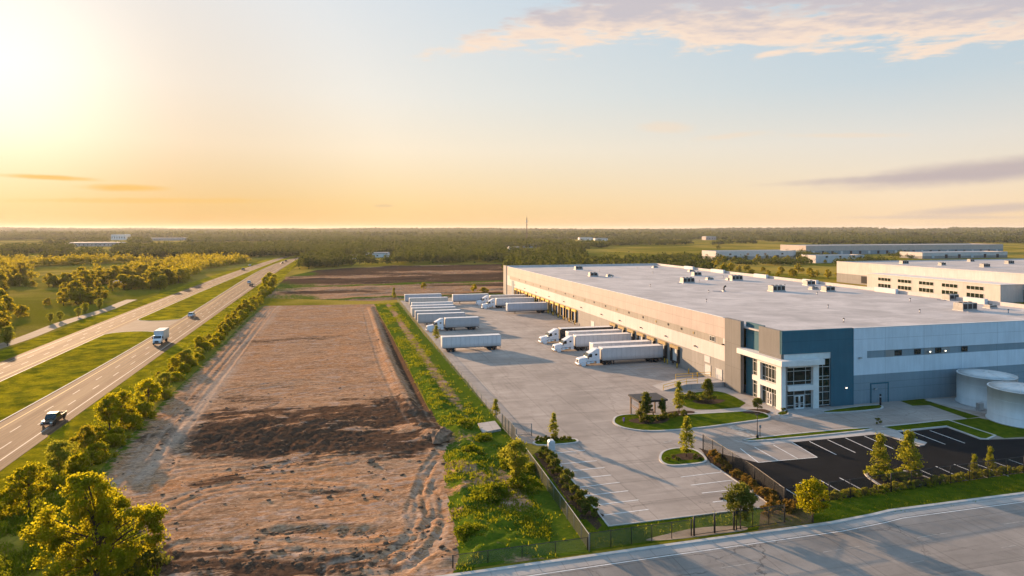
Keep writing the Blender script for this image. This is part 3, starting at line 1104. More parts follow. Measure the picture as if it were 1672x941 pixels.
def dirt_height(X, Y, S, T, dist, fade):
    rut = fbm(S * 0.035 + 3, T * 0.9, 4, 21)
    cross = fbm(S * 0.55, T * 0.06 + 8, 4, 33)
    k = np.clip((150 - Y) / 45, 0, 1)
    rough = fbm(X * 0.45, Y * 0.45, 5, 41, 0.6)
    fine = fbm(X * 1.7, Y * 1.7, 3, 47, 0.55)
    ridg = 1 - np.abs(fbm(S * 0.30, T * 0.085, 4, 55) * 2 - 1)
    clod = np.clip(fbm(X * 1.5, Y * 1.5, 3, 63, .6) - .58, 0, 1)
    Z = (cross - .5) * (0.05 + 0.04 * k) + (rut - .5) * 0.04 + (rough - .5) * (0.05 + 0.05 * k) + (fine - .5) * 0.05
    Z += (fbm(S * .06, T * .05, 3, 43) - .5) * .5
    Z += (ridg - .6) * 0.06 * k + (fbm(X * 3.3, Y * 3.3, 2, 49) - .5) * .05 + clod * (0.08 + .2 * k)
    pale = np.zeros_like(X)
    for pts, amt in TRACKS:
        w = [G(*p) for p in pts]
        w = [tuple(p) for p in np.array(chaikin_open(w, 2))]
        c = polydist(X, Y, w, False) + (rough - .5) * .5
        for off in (0.0, 1.9):
            gq = np.exp(-((c - off) / .38) ** 2)
            Z -= .14 * gq * amt
            Z += .08 * amt * np.exp(-((c - off - .55) / .3) ** 2)
            pale = np.maximum(pale, gq * amt * np.clip((fine - .2) * 1.6, 0, .8))
    # long scraper tracks along both sides of the lot
    side = np.clip(1 - np.abs(dist - 4.5) / 4.5, 0, 1) * np.clip((Y - 95) / 30, 0.2, 1)
    Z += (fbm(S * 0.012, T * 1.6, 3, 57) - .5) * .22 * side
    lft = np.minimum(seg_d(X, Y, G(432, 500), G(318, 620)), seg_d(X, Y, G(318, 620), G(170, 775)))
    pale = np.maximum(pale, np.clip(1 - np.abs(lft - 5.0 - (rough - .5) * 3) / 4.5, 0, 1) * np.clip((fbm(S * .02, T * 1.1, 3, 59) - .22) * 2.0, 0, .95))
    wet = np.zeros_like(X)
    for p, q, w, a in WETS:
        d = np.abs(seg_d(X, Y, G(*p), G(*q)) + (rough - .5) * w * 1.6 + (cross - .5) * w * 1.8)
        g = np.exp(-(d / w) ** 2)
        wet = np.maximum(wet, g * a)
        Z += g * a * ((fine - .45) * .34 + (rough - .45) * .25)
    # spoil heaps on the right of the dark band, a trench in the foreground, a drainage ditch on the right
    for p, h, w in (((712, 712), 1.0, 2.6), ((690, 700), .7, 2.8), ((728, 722), .8, 1.8), ((540, 690), .6, 5), ((470, 705), .5, 4), ((420, 690), .5, 4), ((745, 915), .5, 1.5)):
        c = G(*p)
        Z += h * np.exp(-((X - c[0]) ** 2 + (Y - c[1]) ** 2) / w ** 2) * (0.6 + rough * .8)
    t = seg_d(X, Y, G(455, 868), G(600, 872)) + (rough - .5) * 1.0
    Z -= 0.22 * np.exp(-(t / 1.1) ** 2)
    t2 = seg_d(X, Y, G(455, 858), G(610, 858))
    Z += 0.12 * np.exp(-(t2 / 1.0) ** 2)
    dit = np.minimum(seg_d(X, Y, G(618, 503), G(655, 590)), seg_d(X, Y, G(655, 590), G(700, 668)))
    Z -= 1.3 * np.exp(-(dit / 1.3) ** 2)
    wet = np.maximum(wet, 0.75 * np.exp(-(dit / 1.5) ** 2))
    Z += 0.5 * np.exp(-((dit - 3.2) / 1.2) ** 2)
    # wheel tracks that swing past the grass
    for p, q in (((735, 730), (700, 800)), ((700, 800), (715, 850)), ((715, 850), (672, 905))):
        t3 = seg_d(X, Y, G(*p), G(*q))
        Z -= 0.22 * np.exp(-((t3 - 1.0) / .35) ** 2)
        wet -= 0.25 * np.exp(-(t3 / 2.0) ** 2)
    green = np.where(dist < 2.5, (2.5 - dist) / 2.5 * .45, 0) - 0.35
    # weeds creeping in on the left bank
    left = seg_d(X, Y, G(428, 500), G(262, 662))
    left = np.minimum(left, seg_d(X, Y, G(262, 662), G(158, 778)))
    green = np.maximum(green, 0.65 - left / 5.0)
    return Z * fade + 0.03, {'wet': wet, 'green': np.maximum(green, -0.4), 'pale': pale}


def berm_height(X, Y, S, T, dist, fade):
    rough = fbm(X * 0.5, Y * 0.5, 5, 61, 0.6)
    fine = fbm(X * 2.0, Y * 2.0, 3, 67)
    line = [G(962, 900), G(842, 722), G(742, 602), G(651, 494)]
    fd = polydist(X, Y, line, False)
    k = np.clip((fd - 2.5) / 5.0, 0, 1) * np.clip((170 - Y) / 60 + .35, .25, 1)
    Z = (0.7 * rough + 0.9 * k * (rough - .2) + (fine - .5) * .35) * k
    bare = np.clip((fbm(X * 0.16, Y * 0.16, 4, 71) - .5) * 3.2, -1, 1)
    near = np.clip((125 - Y) / 40, 0, 1)
    green = 0.80 - np.clip(bare, 0, 1) * (0.75 * near + .1)
    # the chipped slope between the ditch and the mown strip
    far = np.clip((Y - 110) / 25, 0, 1)
    mid = np.clip(1 - np.abs(fd - (5.2 + 1.5 * (rough - .5))) / 1.6, 0, 1)
    green = green - far * mid * 0.75
    green = np.where(fd < 3.0, 0.95, green)
    return np.maximum(Z, 0) * fade + 0.035, {'wet': np.full_like(X, 0.15), 'green': green}


tag(link("bare_earth_ground", grid_patch("bare_earth_ground", DIRT, 0.28, dirt_height, M['soil'], None, 1.5)), kind='structure')
tag(link("rough_grass_bank", grid_patch("rough_grass_bank", BERM, 0.35, berm_height, M['soil'], None, 1.3)), kind='structure')

# earth scraped bare beyond the lot, with rows of windrowed soil
FARDIRT = [G(*p) for p in ((436, 487), (470, 452), (520, 441), (640, 435), (820, 431.5), (822, 482), (655, 489), (612, 492))]


def far_height(X, Y, S, T, dist, fade):
    r = fbm(S * 0.10, T * 0.018, 5, 81, 0.6)
    q = fbm(X * 0.12, Y * 0.12, 4, 87)
    Z = (r - .45) * 2.6 + (q - .5) * 1.0
    wet = np.clip((fbm(S * 0.045, T * 0.012, 4, 91) - .42) * 4, -.2, 1.0)
    py = HY + F * H / Y
    wet = wet + np.where(py < 468, .45, -.3)
    green = (fbm(S * 0.05, T * 0.02, 4, 97) - .62) * 3
    px = CX + F * X / Y
    green = np.maximum(green, np.clip((545 - px) / 60, -.5, .6) * (fbm(X * .03, Y * .03, 3, 99) * 1.6))
    for y0 in (488, 466):
        green = np.maximum(green, 0.9 - np.abs(py - y0 - (px - 600) * -0.03) / 3.0)
    return np.maximum(Z, 0) * fade + 0.03, {'wet': wet, 'green': np.maximum(green, -.5)}


tag(link("scraped_field", grid_patch("scraped_field", FARDIRT, 1.0, far_height, M['soil'], None, 1.4)), kind='structure')

# ------------------------------------------------------------------ estate ground
SITE = [G(653, 491), G(742, 600), G(828, 703), G(842, 722), G(889, 727), G(994, 860), G(1261, 827), G(1161, 758), G(1172, 744), G(1230, 790), G(1280, 826)] + \
       [G(1672, 772), L(-14, 110), L(5, 110), L(5, 80), L(5, 5), L(210, 5), L(212, -2)]
flat("yard_pavement", SITE, 0.02, M['yard'])
LAWN_S = [G(962, 901), G(868, 745), G(889, 727), G(994, 860), G(1261, 827), G(1280, 826), G(1672, 772), L(-18, 150), L(-32, 150), G(1672, 808), G(1424, 841.5), G(1332, 854), G(1140, 876.7)]
flat("frontage_lawn", LAWN_S, 0.012, M['lawn'])
flat("bare_strip", chaikin([G(1042, 884), G(1090, 872), G(1140, 861), G(1215, 858), G(1225, 866), G(1176, 872), G(1100, 882)], 2), 0.018, M['track'])
M['scrub'] = grass_mat("scrub_ground", (0.10, 0.088, 0.03), (0.17, 0.12, 0.06), (0.20, 0.14, 0.085), (0.5, 0.65), 0.9)
flat("scrub_ground", [G(1238, 868), G(1242, 836), G(1283, 832), G(1328, 829), G(1328, 854)], 0.020, M['scrub'])

# asphalt car park
ASPH = [G(1140, 732), G(1237.6, 755.8), G(1334.5, 747.2), G(1293.6, 722.5), G(1439, 708.8), G(1509, 726), G(1466, 706.5), G(1546, 698.5), G(1600.6, 718.4), G(1672, 716.8),
        L(-4, 118), L(-16, 118), G(1672, 771), G(1455, 802), G(1280, 828), G(1230, 790)]
flat("asphalt_car_park", ASPH, 0.026, M['asphalt'])
mk = MB()
W = 0.15
for a, b in (((215, 290), (305, 360)), ((288, 283), (410, 352)), ((383, 272), (510, 343)), ((305, 361.5), (608, 335)), ((480, 259), (608, 335)),
             ((568, 254), (705, 322)), ((660, 245), (802, 311)), ((752, 236), (897, 303)), ((848, 226), (1002, 294)), ((1088, 203), (1262, 269)), ((1182, 198), (1362, 263)),
             ((413, 475), (543, 556)), ((517, 463), (658, 545)), ((620, 451), (763, 530)), ((722, 440), (868, 517)), ((1018, 402), (1190, 478)), ((1116, 392), (1286, 468)),
             ((1212, 381), (1378, 455)), ((1306, 371), (1482, 442)), ((1397, 361), (1585, 432)), ((1493, 354), (1700, 425)), ((1586, 347), (1790, 418)), ((1680, 339), (1890, 408)), ((1772, 331), (1990, 398))):
    ribbon(mk, G(1140 + a[0] / 3.126, 640 + a[1] / 3.126), G(1140 + b[0] / 3.126, 640 + b[1] / 3.126), W, 0.032)
for a, b in (((130, 440), (345, 418)), ((195, 500), (415, 480)), ((225, 545), (460, 520)), ((258, 590), (500, 565)), ((292, 640), (550, 608)), ((340, 688), (600, 658)), ((390, 745), (660, 712)), ((435, 805), (720, 768)),
             ((910, 577), (1150, 548)), ((970, 625), (1218, 595)), ((1035, 672), (1240, 650)), ((1100, 725), (1330, 700)), ((118, 402), (485, 866)), ((1092, 503), (1445, 745))):
    ribbon(mk, G(860 + a[0] / 3.619, 620 + a[1] / 3.619), G(860 + b[0] / 3.619, 620 + b[1] / 3.619), W, 0.032)
tag(mk.build("parking_markings", M['paint']), kind='structure')
# worn white arrow and hatch in the entrance drive
ar = MB()
ar.sheet(orient_up([G(1186, 697), G(1198, 694.5), G(1206, 699), G(1214, 698.5), G(1222, 703), G(1207, 705), G(1196, 701)]), 0.03)
ribbon(ar, G(1204, 706), G(1222, 714), 1.3, 0.03)
ribbon(ar, G(1218, 703), G(1232, 713), 0.7, 0.03)
ar.sheet(orient_up([G(1082, 722), G(1096, 719.5), G(1098, 721.5), G(1085, 724)]), 0.03)
ribbon(ar, G(1079, 725), G(1085, 727.5), 0.15, 0.03)
ar.sheet(orient_up([G(1408, 676), G(1416, 681), G(1430, 683.5), G(1420, 684.5)]), 0.03)
tag(ar.build("drive_markings", M['worn_paint']), kind='structure')


def island(name, px, mat=None, smooth=2, world=False):
    p = px if world else [G(*q) for q in px]
    p = chaikin(p, smooth) if smooth else p
    flat(name, p, 0.13, mat or M['lawn'])
    kerb(name.replace("lawn", "") + "kerb" if "lawn" in name else name + "_kerb", p, M['kerb'], 0.34, 0.15)
    return p


island("entrance_lawn", ((1001, 688), (1006, 680), (1030, 677), (1080, 678.5), (1128, 677.5), (1180, 674.5), (1238, 671), (1265, 683.5), (1220, 689), (1150, 699), (1065, 706), (1022, 701), (1004, 694)), None, 2)
flat("entrance_lawn", chaikin([G(1096, 648), (G(1128, 642)), G(1165, 638), G(1190, 643), G(1228, 664), G(1145, 671), G(1115, 664)], 1), 0.03, M['lawn'])
flat("entrance_path", [G(1108, 672), G(1128, 676), G(1180, 673), G(1240, 669.5), G(1262, 676), G(1282, 684), G(1330, 679), G(1362, 671), L(-.1, 8), L(-.1, 0), L(12, -.4), L(24, -.4), L(23, -4), G(1230, 664), G(1145, 671)], 0.026, M['walk'])
island("corner_lawn", ((1266, 676), (1279, 671.5), (1289, 677), (1276, 680)), None, 1)
island("driveway_lawn", ((1077, 748), (1082, 738), (1100, 733), (1120, 733), (1140, 737), (1158, 755), (1130, 759), (1094, 762), (1080, 756)), None, 2)
island("gate_lawn", ((868, 724), (885, 717.5), (938, 717), (945, 722), (935, 725), (880, 729)), None, 1)
island("facade_lawn", ((1340, 672), (1432, 661), (1443, 665), (1436, 669.5), (1350, 676)), None, 1)
island("drive_lawn", ((1209, 719), (1300, 709), (1412, 699), (1430, 702), (1330, 712.5), (1225, 722)), None, 1)
flat("car_park_path", [G(1196, 719), G(1225, 723.5), G(1330, 714), G(1436, 703.3), G(1442, 708.6), G(1293, 722.7), G(1232, 729)], 0.034, M['walk'])
flat("car_park_path", [G(1437, 703.2), G(1462, 701), G(1466, 705), G(1474, 710), G(1514, 723), G(1510, 727), G(1500, 728), G(1442.5, 708.5)], 0.038, M['walk'])
island("tank_lawn", ((1441, 698), (1500, 692), (1548, 687), (1625, 712), (1612, 718), (1600, 717), (1546, 697), (1466, 705)), None, 0)
flat("tank_lawn", [G(1554, 687), G(1598, 682.5), G(1672, 698), G(1720, 701), G(1720, 711), G(1672, 714), G(1640, 716)], 0.03, M['lawn'])
flat("tank_lawn", [G(1470, 655), G(1508, 651.5), G(1524, 658), G(1600, 681), G(1580, 684), G(1518, 662), G(1490, 663)], 0.03, M['lawn'])
island("car_park_island_kerbed", ((1411, 776), (1420, 772), (1470, 769), (1500, 776), (1530, 787), (1455, 801), (1440, 796)), M['mulch'], 1)
kerb("car_park_kerb", [G(1432, 708.8), G(1509, 728), G(1502, 729.5), G(1439, 709.2)], M['kerb'], 0.3, 0.14)
kerb("parking_kerb", [G(889, 727), G(994, 860), G(1261, 827), G(1161, 758)], M['kerb'], 0.22, 0.10, False)
flat("planting_strip", [G(1143, 732), G(1161, 758), G(1261, 826), G(1279, 826), G(1226, 786)], 0.040, M['mulch'])
flat("hedge_bed", [G(872, 741), G(886, 737), G(983, 858), G(975, 866), G(925, 815)], 0.030, M['mulch'])
for c, rx in (((1062, 688), 3.6), ((1112, 676), 2.8), ((1157, 656), 3.2), ((1236, 673), 2.6), ((1122, 747), 2.4), ((964, 843), 1.5), ((942, 822), 1.1), ((925, 797), 1.2)):
    w = G(*c)
    pl = [(w[0] + rx * (1 + .12 * math.sin(3 * a + c[0])) * math.cos(a) * VX - rx * .55 * math.sin(a) * UX * -1, w[1] + rx * math.cos(a) * VY + rx * .55 * math.sin(a) * UY) for a in np.linspace(0, 2 * math.pi, 22)[:-1]]
    flat("mulch_bed", pl, 0.137 if c[0] > 1000 and c[1] not in (656,) else 0.042, M['mulch'])
tag(MB().prism(orient_up([G(780, 695), G(808, 691), G(818, 704), G(788, 710)]), -0.1, 0.38).build("gate_pad", M['walk']), kind='structure')
flat("tank_pad", [L(-1, 31), L(-1, 60), L(-23, 60), L(-23, 38), L(-8, 33)], 0.036, M['walk'])

# ------------------------------------------------------------------ the street in front
RA = math.radians(15.0)
RX, RY = math.cos(RA), math.sin(RA)
P0 = (-5.9, 61.1)


def RD(a, off):
    return (P0[0] + a * RX + off * RY, P0[1] + a * RY - off * RX)


flat("street_road", [RD(-260, 0), RD(-260, 24), RD(320, 24), RD(320, 0)], 0.024, M['street'])
kb = [RD(-260, 0), RD(22, 0.1), RD(43, .25), RD(49, -.2), RD(52, -.6), RD(80, -.2), RD(320, 0)]
kerb("street_kerb", kb, M['kerb'], 0.45, 0.15, False)
gut = MB()
for i in range(len(kb) - 1):
    a, b = kb[i], kb[i + 1]
    gut.sheet(orient_up([(a[0] + .2 * RY, a[1] - .2 * RX), (b[0] + .2 * RY, b[1] - .2 * RX), (b[0] + 1.6 * RY, b[1] - 1.6 * RX), (a[0] + 1.6 * RY, a[1] - 1.6 * RX)]), 0.030)
tag(gut.build("street_gutter_pavement", M['walk']), kind='structure')
sm = MB()
for i in range(len(kb) - 1):
    a, b = kb[i], kb[i + 1]
    ribbon(sm, (a[0] + 1.85 * RY, a[1] - 1.85 * RX), (b[0] + 1.85 * RY, b[1] - 1.85 * RX), 0.12, 0.032)
for a in np.arange(-120, 300, 12.0):
    ribbon(sm, RD(a + 1.5, 5.4), RD(a + 6.0, 5.4), 0.10, 0.032, 1)
    ribbon(sm, RD(a + 8.0, 9.4), RD(a + 10.0, 9.4), 0.10, 0.032, 1)
tag(sm.build("street_markings", [M['paint'], M['worn_paint']]), kind='structure')

# ------------------------------------------------------------------ the main warehouse (local x = t, local y = s)
LEN, WID, RZ, PZ = 216.0, 85.0, 13.45, 14.3
WARE = thing("warehouse", "huge white warehouse with dark blue corner entrance and loading docks along its side", "warehouse", (CORNER[0], CORNER[1], 0), ANG)
B0, B1, B2, B3 = 5.25, 8.4, 10.0, PZ


def west_wall():
    m = MB()
    mats = [M['grey_wall'], M['white_wall'], M['strip_wall'], M['tan_wall'], M['blue_wall'], M['slate_wall'], M['pier_wall']]
    m.box(0, .4, 17.8, LEN - 6, 0, B0, 0)
    m.box(0, .4, 17.8, LEN - 6, B0, B1, 1)
    m.box(.06, .4, 19, LEN - 12, B1, B2, 2)
    m.box(0, .4, 17.8, 19, B1, B2, 1)
    m.box(0, .4, LEN - 12, LEN - 6, B1, B2, 1)
    m.box(0, .4, 17.8, LEN - 6, B2, B3, 3)
    m.box(-.3, .4, LEN - 6, LEN + .3, 0, B3 + .25, 0)        # far end pier
    m.box(-.35, .4, 12.2, 17.8, 0, B3 + .2, 6)               # near pier
    m.box(.9, 1.3, 6.6, 12.2, 8.9, B3 + .1, 4)                # recess above the entrance
    m.box(-.15, .4, 0, 6.6, 8.9, B3 + .1, 6)
    m.box(0.9, 1.3, 9.6, 12.2, 0, 8.9, 4)
    m.box(.4, .9, 6.2, 6.6, 8.9, B3 + .1, 6)
    return m.build("loading_wall", mats, WARE)


def south_wall():
    m = MB()
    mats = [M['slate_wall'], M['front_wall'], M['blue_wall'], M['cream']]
    x1 = WID
    m.box(15.4, x1, 0, .4, 0, B0 + .2, 0)
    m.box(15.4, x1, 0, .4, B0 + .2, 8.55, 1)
    m.box(15.4, 18.6, 0, .4, 8.55, 9.9, 1)
    m.box(18.6, x1, .08, .4, 8.55, 9.9, 0)
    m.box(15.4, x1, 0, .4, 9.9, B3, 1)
    m.box(-.15, 15.4, -.2, .4, 10.15, B3 + .1, 2)             # blue band over the entrance
    m.box(10.4, 15.4, -.2, .4, 0, 10.15, 2)
    m.box(.4, 10.4, -.05, .4, 9.0, 10.15, 3)                  # pale band under it
    return m.build("front_wall", mats, WARE)


west_wall()
south_wall()
m = MB()
m.box(WID - .4, WID, .4, LEN, 0, PZ)
m.box(.4, WID - .4, LEN - .4, LEN, 0, PZ)
m.build("rear_wall", M['white_wall'], WARE)
m = MB()
m.box(.4, WID - .4, .4, LEN - .4, RZ - .3, RZ)
m.build("roof", M['roof'], WARE)
m = MB()                                                      # parapet cap
m.box(-.06, .46, 19, LEN - 6.3, PZ, PZ + .08)
m.box(15.6, WID + .05, -.06, .46, PZ, PZ + .08)
m.box(WID - .46, WID + .06, .5, LEN + .05, PZ + .003, PZ + .085)
m.box(.5, WID - .5, LEN - .46, LEN + .06, PZ, PZ + .08)
m.build("parapet_cap", M['parapet'], WARE)
# low walls across the roof that step up near the rear side
for y0, y1, x in ((30, 36, 83.2), (58, 66, 83.2), (92, 99, 83.2), (120, 128, 83.2), (150, 160, 83.2), (176, 184, 83.2)):
    MB().box(x, x + 1.1, y0, y1, RZ, PZ + .55).build("parapet_step", M['parapet'], WARE)


def window_grid(name, axis, a0, a1, z0, z1, plane, cols, rows, parent=WARE, w=.09, label=None, frame=None):
    """a framed window: mullions, and its pane as a child"""
    fr = MB()
    d0, d1 = plane - .07, plane + .07

    def b(u0, u1, v0, v1):
        if axis == 'x':
            fr.box(u0, u1, d0, d1, v0, v1)
        else:
            fr.box(d0, d1, u0, u1, v0, v1)
    xs = cols if isinstance(cols, (list, tuple)) else [k / cols for k in range(cols + 1)]
    zs = rows if isinstance(rows, (list, tuple)) else [k / rows for k in range(rows + 1)]
    for c in xs:
        u = a0 + c * (a1 - a0)
        u = min(max(u, a0 + w / 2), a1 - w / 2)
        b(u - w / 2, u + w / 2, z0, z1)
    cu = sorted(a0 + c * (a1 - a0) for c in xs)
    for r in zs:
        v = z0 + r * (z1 - z0)
        v = min(max(v, z0 + w / 2), z1 - w / 2)
        for i in range(len(cu) - 1):
            u0 = max(cu[i] + w / 2, a0 + w); u1 = min(cu[i + 1] - w / 2, a1 - w)
            b(u0, u1, v - w / 2, v + w / 2)
    o = fr.build(name, frame or M['mullion'], parent)
    if label:
        o["label"] = label
    p = MB()
    if axis == 'x':
        p.box(a0 + .01, a1 - .01, plane - .02, plane + .02, z0 + .01, z1 - .01)
    else:
        p.box(plane - .02, plane + .02, a0 + .01, a1 - .01, z0 + .01, z1 - .01)
    p.build("window_pane", M['glass'], o)
    return o


# corner entrance: white frame, recessed glazing, canopy
m = MB()
m.box(-.5, .45, -.5, 1.0, 0, 8.25)            # corner column
m.box(-.5, .45, 5.7, 6.6, 0, 8.25)
m.box(-.5, .3, 1.0, 5.7, 3.45, 4.4)
m.box(-.5, .3, 1.0, 5.7, 7.7, 8.25)
m.box(6.3, 7.5, -.5, .45, 0, 8.25)
m.box(1.0, 6.3, -.5, .3, 3.45, 4.4)
m.box(1.0, 6.3, -.5, .3, 7.7, 8.25)
m.box(.5, .9, 6.6, 9.6, 3.45, 4.4)
m.box(.5, .9, 6.6, 9.6, 7.75, 8.25)
m.build("entrance_frame", M['cream'], WARE)
m = MB()
m.box(-1.3, 7.8, -1.7, -.05, 8.25, 9.25)
m.box(-1.3, -.15, -.05, 12.15, 8.25, 9.25)
m.box(-.15, .9, 6.6, 12.15, 8.25, 9.25)
m.build("entrance_canopy", M['cream'], WARE, bevel=.03)
HG = [0, .22, .78, 1]
window_grid("window", 'y', 1.0, 5.7, 4.4, 7.7, .05, 5, HG)
window_grid("window", 'y', 1.0, 5.7, 0.05, 3.45, .05, [0, .25, .42, .58, .75, 1], [0, .70, 1])
window_grid("window", 'y', 6.6, 9.6, 4.4, 7.75, .75, 3, HG)
window_grid("window", 'y', 6.6, 9.6, 0.05, 3.45, .75, 3, HG)
window_grid("window", 'x', 1.0, 6.3, 4.4, 7.7, .05, [0, .28, .76, 1], HG)
window_grid("window", 'x', 1.0, 6.3, .05, 3.45, .05, [0, .29, .73, 1], [0, .2, .74, 1])
window_grid("window", 'x', 7.5, 10.4, .3, 9.0, .15, [0, .45, 1], [0, .1, .28, .40, .55, .62, .82, 1])


def glazed_door(axis, a0, a1, plane):
    fr = MB()
    for s in (-1, 1):
        d = plane
        mid = (a0 + a1) / 2
        u0, u1 = (a0, mid - .03) if s < 0 else (mid + .03, a1)
        for q in ((u0, u0 + .13, 0.05, 2.5), (u1 - .13, u1, .05, 2.5), (u0 + .13, u1 - .13, .05, .3), (u0 + .13, u1 - .13, 2.36, 2.5), (u0 + .13, u1 - .13, 1.05, 1.13)):
            if axis == 'x':
                fr.box(q[0], q[1], d - .06, d + .04, q[2], q[3])
            else:
                fr.box(d - .06, d + .04, q[0], q[1], q[2], q[3])
    o = fr.build("entrance_door", M['cream'], WARE)
    mid = (a0 + a1) / 2
    h = MB()
    for s in (-.12, .12):
        if axis == 'x':
            h.tube((mid + s, plane - .12, .8), (mid + s, plane - .12, 1.5), .025)
        else:
            h.tube((plane - .12, mid + s, .8), (plane - .12, mid + s, 1.5), .025)
    h.build("door_handle", M['chrome'], o)
    return o


glazed_door('x', 2.6, 4.6, -.10)
glazed_door('y', 2.6, 4.1, -.10)


# docks along the loading side
def dock_door(s, kind, covered=True):
    """opening with rubber seals, pads, leveller and a sectional door"""
    o = MB().box(-.58, 0, s - 2.05, s + 2.05, 4.25, 4.95).build("dock_door", M['tan_pad'] if kind == 'tan' else M['yellow'], WARE)
    for e in (-1.7, 1.7):
        MB().box(-.55, 0, s + e - .25, s + e + .25, .95, 4.25).build("dock_seal", M['dark'], o)
    p = MB()
    p.box(-.05, 0, s - 1.45, s + 1.45, 1.2, 4.25)
    for z in (1.95, 2.7, 3.45):
        p.box(-.065, -.05, s - 1.45, s + 1.45, z - .02, z + .02)
    p.build("door_panel", M['door_panel'], o)
    b = MB()
    b.box(-.4, 0, s - 1.45, s + 1.45, .95, 1.2)
    b.box(-.42, 0, s - 1.2, s - .85, .45, .95)
    b.box(-.42, 0, s + .85, s + 1.2, .45, .95)
    b.build("dock_bumper", M['chassis'], o)
    if kind == 'yellow':
        for e in (-1.85, 1.85):
            MB().box(-.62, -.551, s + e - .13, s + e + .13, .3, 4.25).build("dock_guard", M['yellow'], o)
    return o


NEAR_DOCKS = [39.2 + 6.2 * k for k in range(7)]
FAR_DOCKS = [110.5 + 6.2 * k for k in range(14)]
for s in NEAR_DOCKS:
    dock_door(s, 'tan')
for s in FAR_DOCKS:
    dock_door(s, 'yellow')


def wall_door(s0, s1, z1, mat, z0=0.02):
    m = MB()
    m.box(-.05, 0, s0 + .1, s1 - .1, z0, z1 - .1)
    o = m.build("side_door", mat, WARE)
    f = MB()
    f.box(-.09, 0, s0, s0 + .1, z0, z1); f.box(-.09, 0, s1 - .1, s1, z0, z1); f.box(-.09, 0, s0 + .1, s1 - .1, z1 - .1, z1)
    f.build("door_frame", M['steel'], o)
    return o


wall_door(19.2, 21.8, 3.3, M['door_panel'], 1.0)
wall_door(23.6, 26.2, 3.3, M['door_panel'], 1.0)
wall_door(86, 87.4, 2.4, M['slate_wall'])
wall_door(92, 95.2, 3.2, M['door_panel'])
m = MB(); m.box(-.10, 0, 196, 200, 0, 8.2); m.build("tall_panel_door", M['slate_wall'], WARE)
m = MB(); m.box(-.06, 0, 24.0, 26.2, 3.7, 5.1); m.build("wall_louvre", M['door_panel'], WARE)
window_grid("window", 'y', 22.2, 24.2, 8.65, 9.75, .03, 2, 1, label="small dark window at the near end of the grey band")
for k, s in enumerate((31, 36.5, 43, 49.5, 57, 66, 74.5, 83, 92.5, 101, 112, 121, 132, 141, 152, 163, 175, 186)):
    m = MB()
    m.box(-.03, .058, s - .3, s + .3, 9.0 + .1 * (k % 3), 9.5 + .1 * (k % 3))
    m.build("wall_vent", M['dark'] if k % 3 else M['tan_pad'], WARE)


def wall_lamp(axis, a, z, lit=False):
    m = MB()
    if axis == 'y':
        m.box(-.42, 0, a - .2, a + .2, z, z + .25)
    else:
        m.box(a - .25, a + .25, -.42, 0, z, z + .28)
    o = m.build("wall_lamp", M['black_steel'] if axis == 'y' else M['steel'], WARE)
    if lit:
        l = MB()
        l.box(a - .15, a + .15, -.45, -.421, z + .04, z + .22) if axis == 'x' else l.box(-.45, -.421, a - .2, a + .2, z, z + .2)
        l.build("lamp_glass", M['lit'], o)
    return o


for s in (30, 44, 58, 72, 86, 104, 122, 140, 158, 176, 194):
    wall_lamp('y', s, 6.3)
wall_lamp('y', 18.7, 8.6)
wall_lamp('x', 16.9, 8.6)
wall_lamp('x', 13.6, 3.2, True)
wall_lamp('x', 32.9, 9.05, True)
wall_lamp('x', 36.6, 9.05, True)
wall_lamp('x', 20.3, 2.6)
# south side strip windows, tone panels and the roller door
for a0, a1 in ((25.0, 26.6), (29.6, 31.1), (34.6, 36.0), (41.0, 42.5)):
    window_grid("window", 'x', a0, a1, 8.75, 9.75, .04, 2, 1, w=.12, frame=M['black_steel'])
for a0, a1 in ((22.9, 24.9), (32.0, 34.2), (36.2, 38.2)):
    MB().box(a0, a1, .05, .08, 8.56, 9.89).build("strip_panel", M['grey_wall'], WARE)
m = MB()
for z in np.arange(.1, 3.5, .35):
    m.box(19.55, 23.25, -.05, 0, z, z + .31)
o = m.build("roller_door", M['slate_wall'], WARE)
m = MB(); m.box(19.3, 19.55, -.1, 0, 0, 3.8); m.box(23.25, 23.5, -.1, 0, 0, 3.8); m.box(19.55, 23.25, -.1, 0, 3.58, 3.8); m.build("door_frame", M['blue_wall'], o)

# raised loading platform with yellow rails beside the near pier
m = MB()
m.box(-9.0, -.45, 17.9, 22.8, 0, 1.05)
m.profile([(-9.0, .02), (-9.0, 1.05), (-14.5, .02)], 18.0, 22.7)
o = m.build("loading_platform", M['walk'])
o.location = (CORNER[0], CORNER[1], 0); o.rotation_euler = (0, 0, ANG)
tag(o, "raised concrete loading platform with ramp beside the grey corner pier", "platform")


def rail(pts, label):
    t = thing("guard_rail", label, "railing", (CORNER[0], CORNER[1], 0), ANG, "yellow rails round the loading platform")
    for p in pts:
        MB().tube((p[0], p[1], p[2]), (p[0], p[1], p[2] + 1.1), .06).build("post", M['yellow'], t)
    m = MB()
    for a, b in zip(pts[:-1], pts[1:]):
        for h in (.55, 1.07):
            m.tube((a[0], a[1], a[2] + h), (b[0], b[1], b[2] + h), .05)
    m.build("handrail", M['yellow'], t)
    return t


rail([(-9.0, 22.6, 1.05), (-5.0, 22.6, 1.05), (-.7, 22.6, 1.05)], "long yellow guard rail along the far edge of the loading platform")
rail([(-14.2, 18.2, .1), (-11.6, 18.2, .6), (-9.0, 18.2, 1.05), (-6.5, 18.2, 1.05)], "yellow guard rail beside the platform ramp")

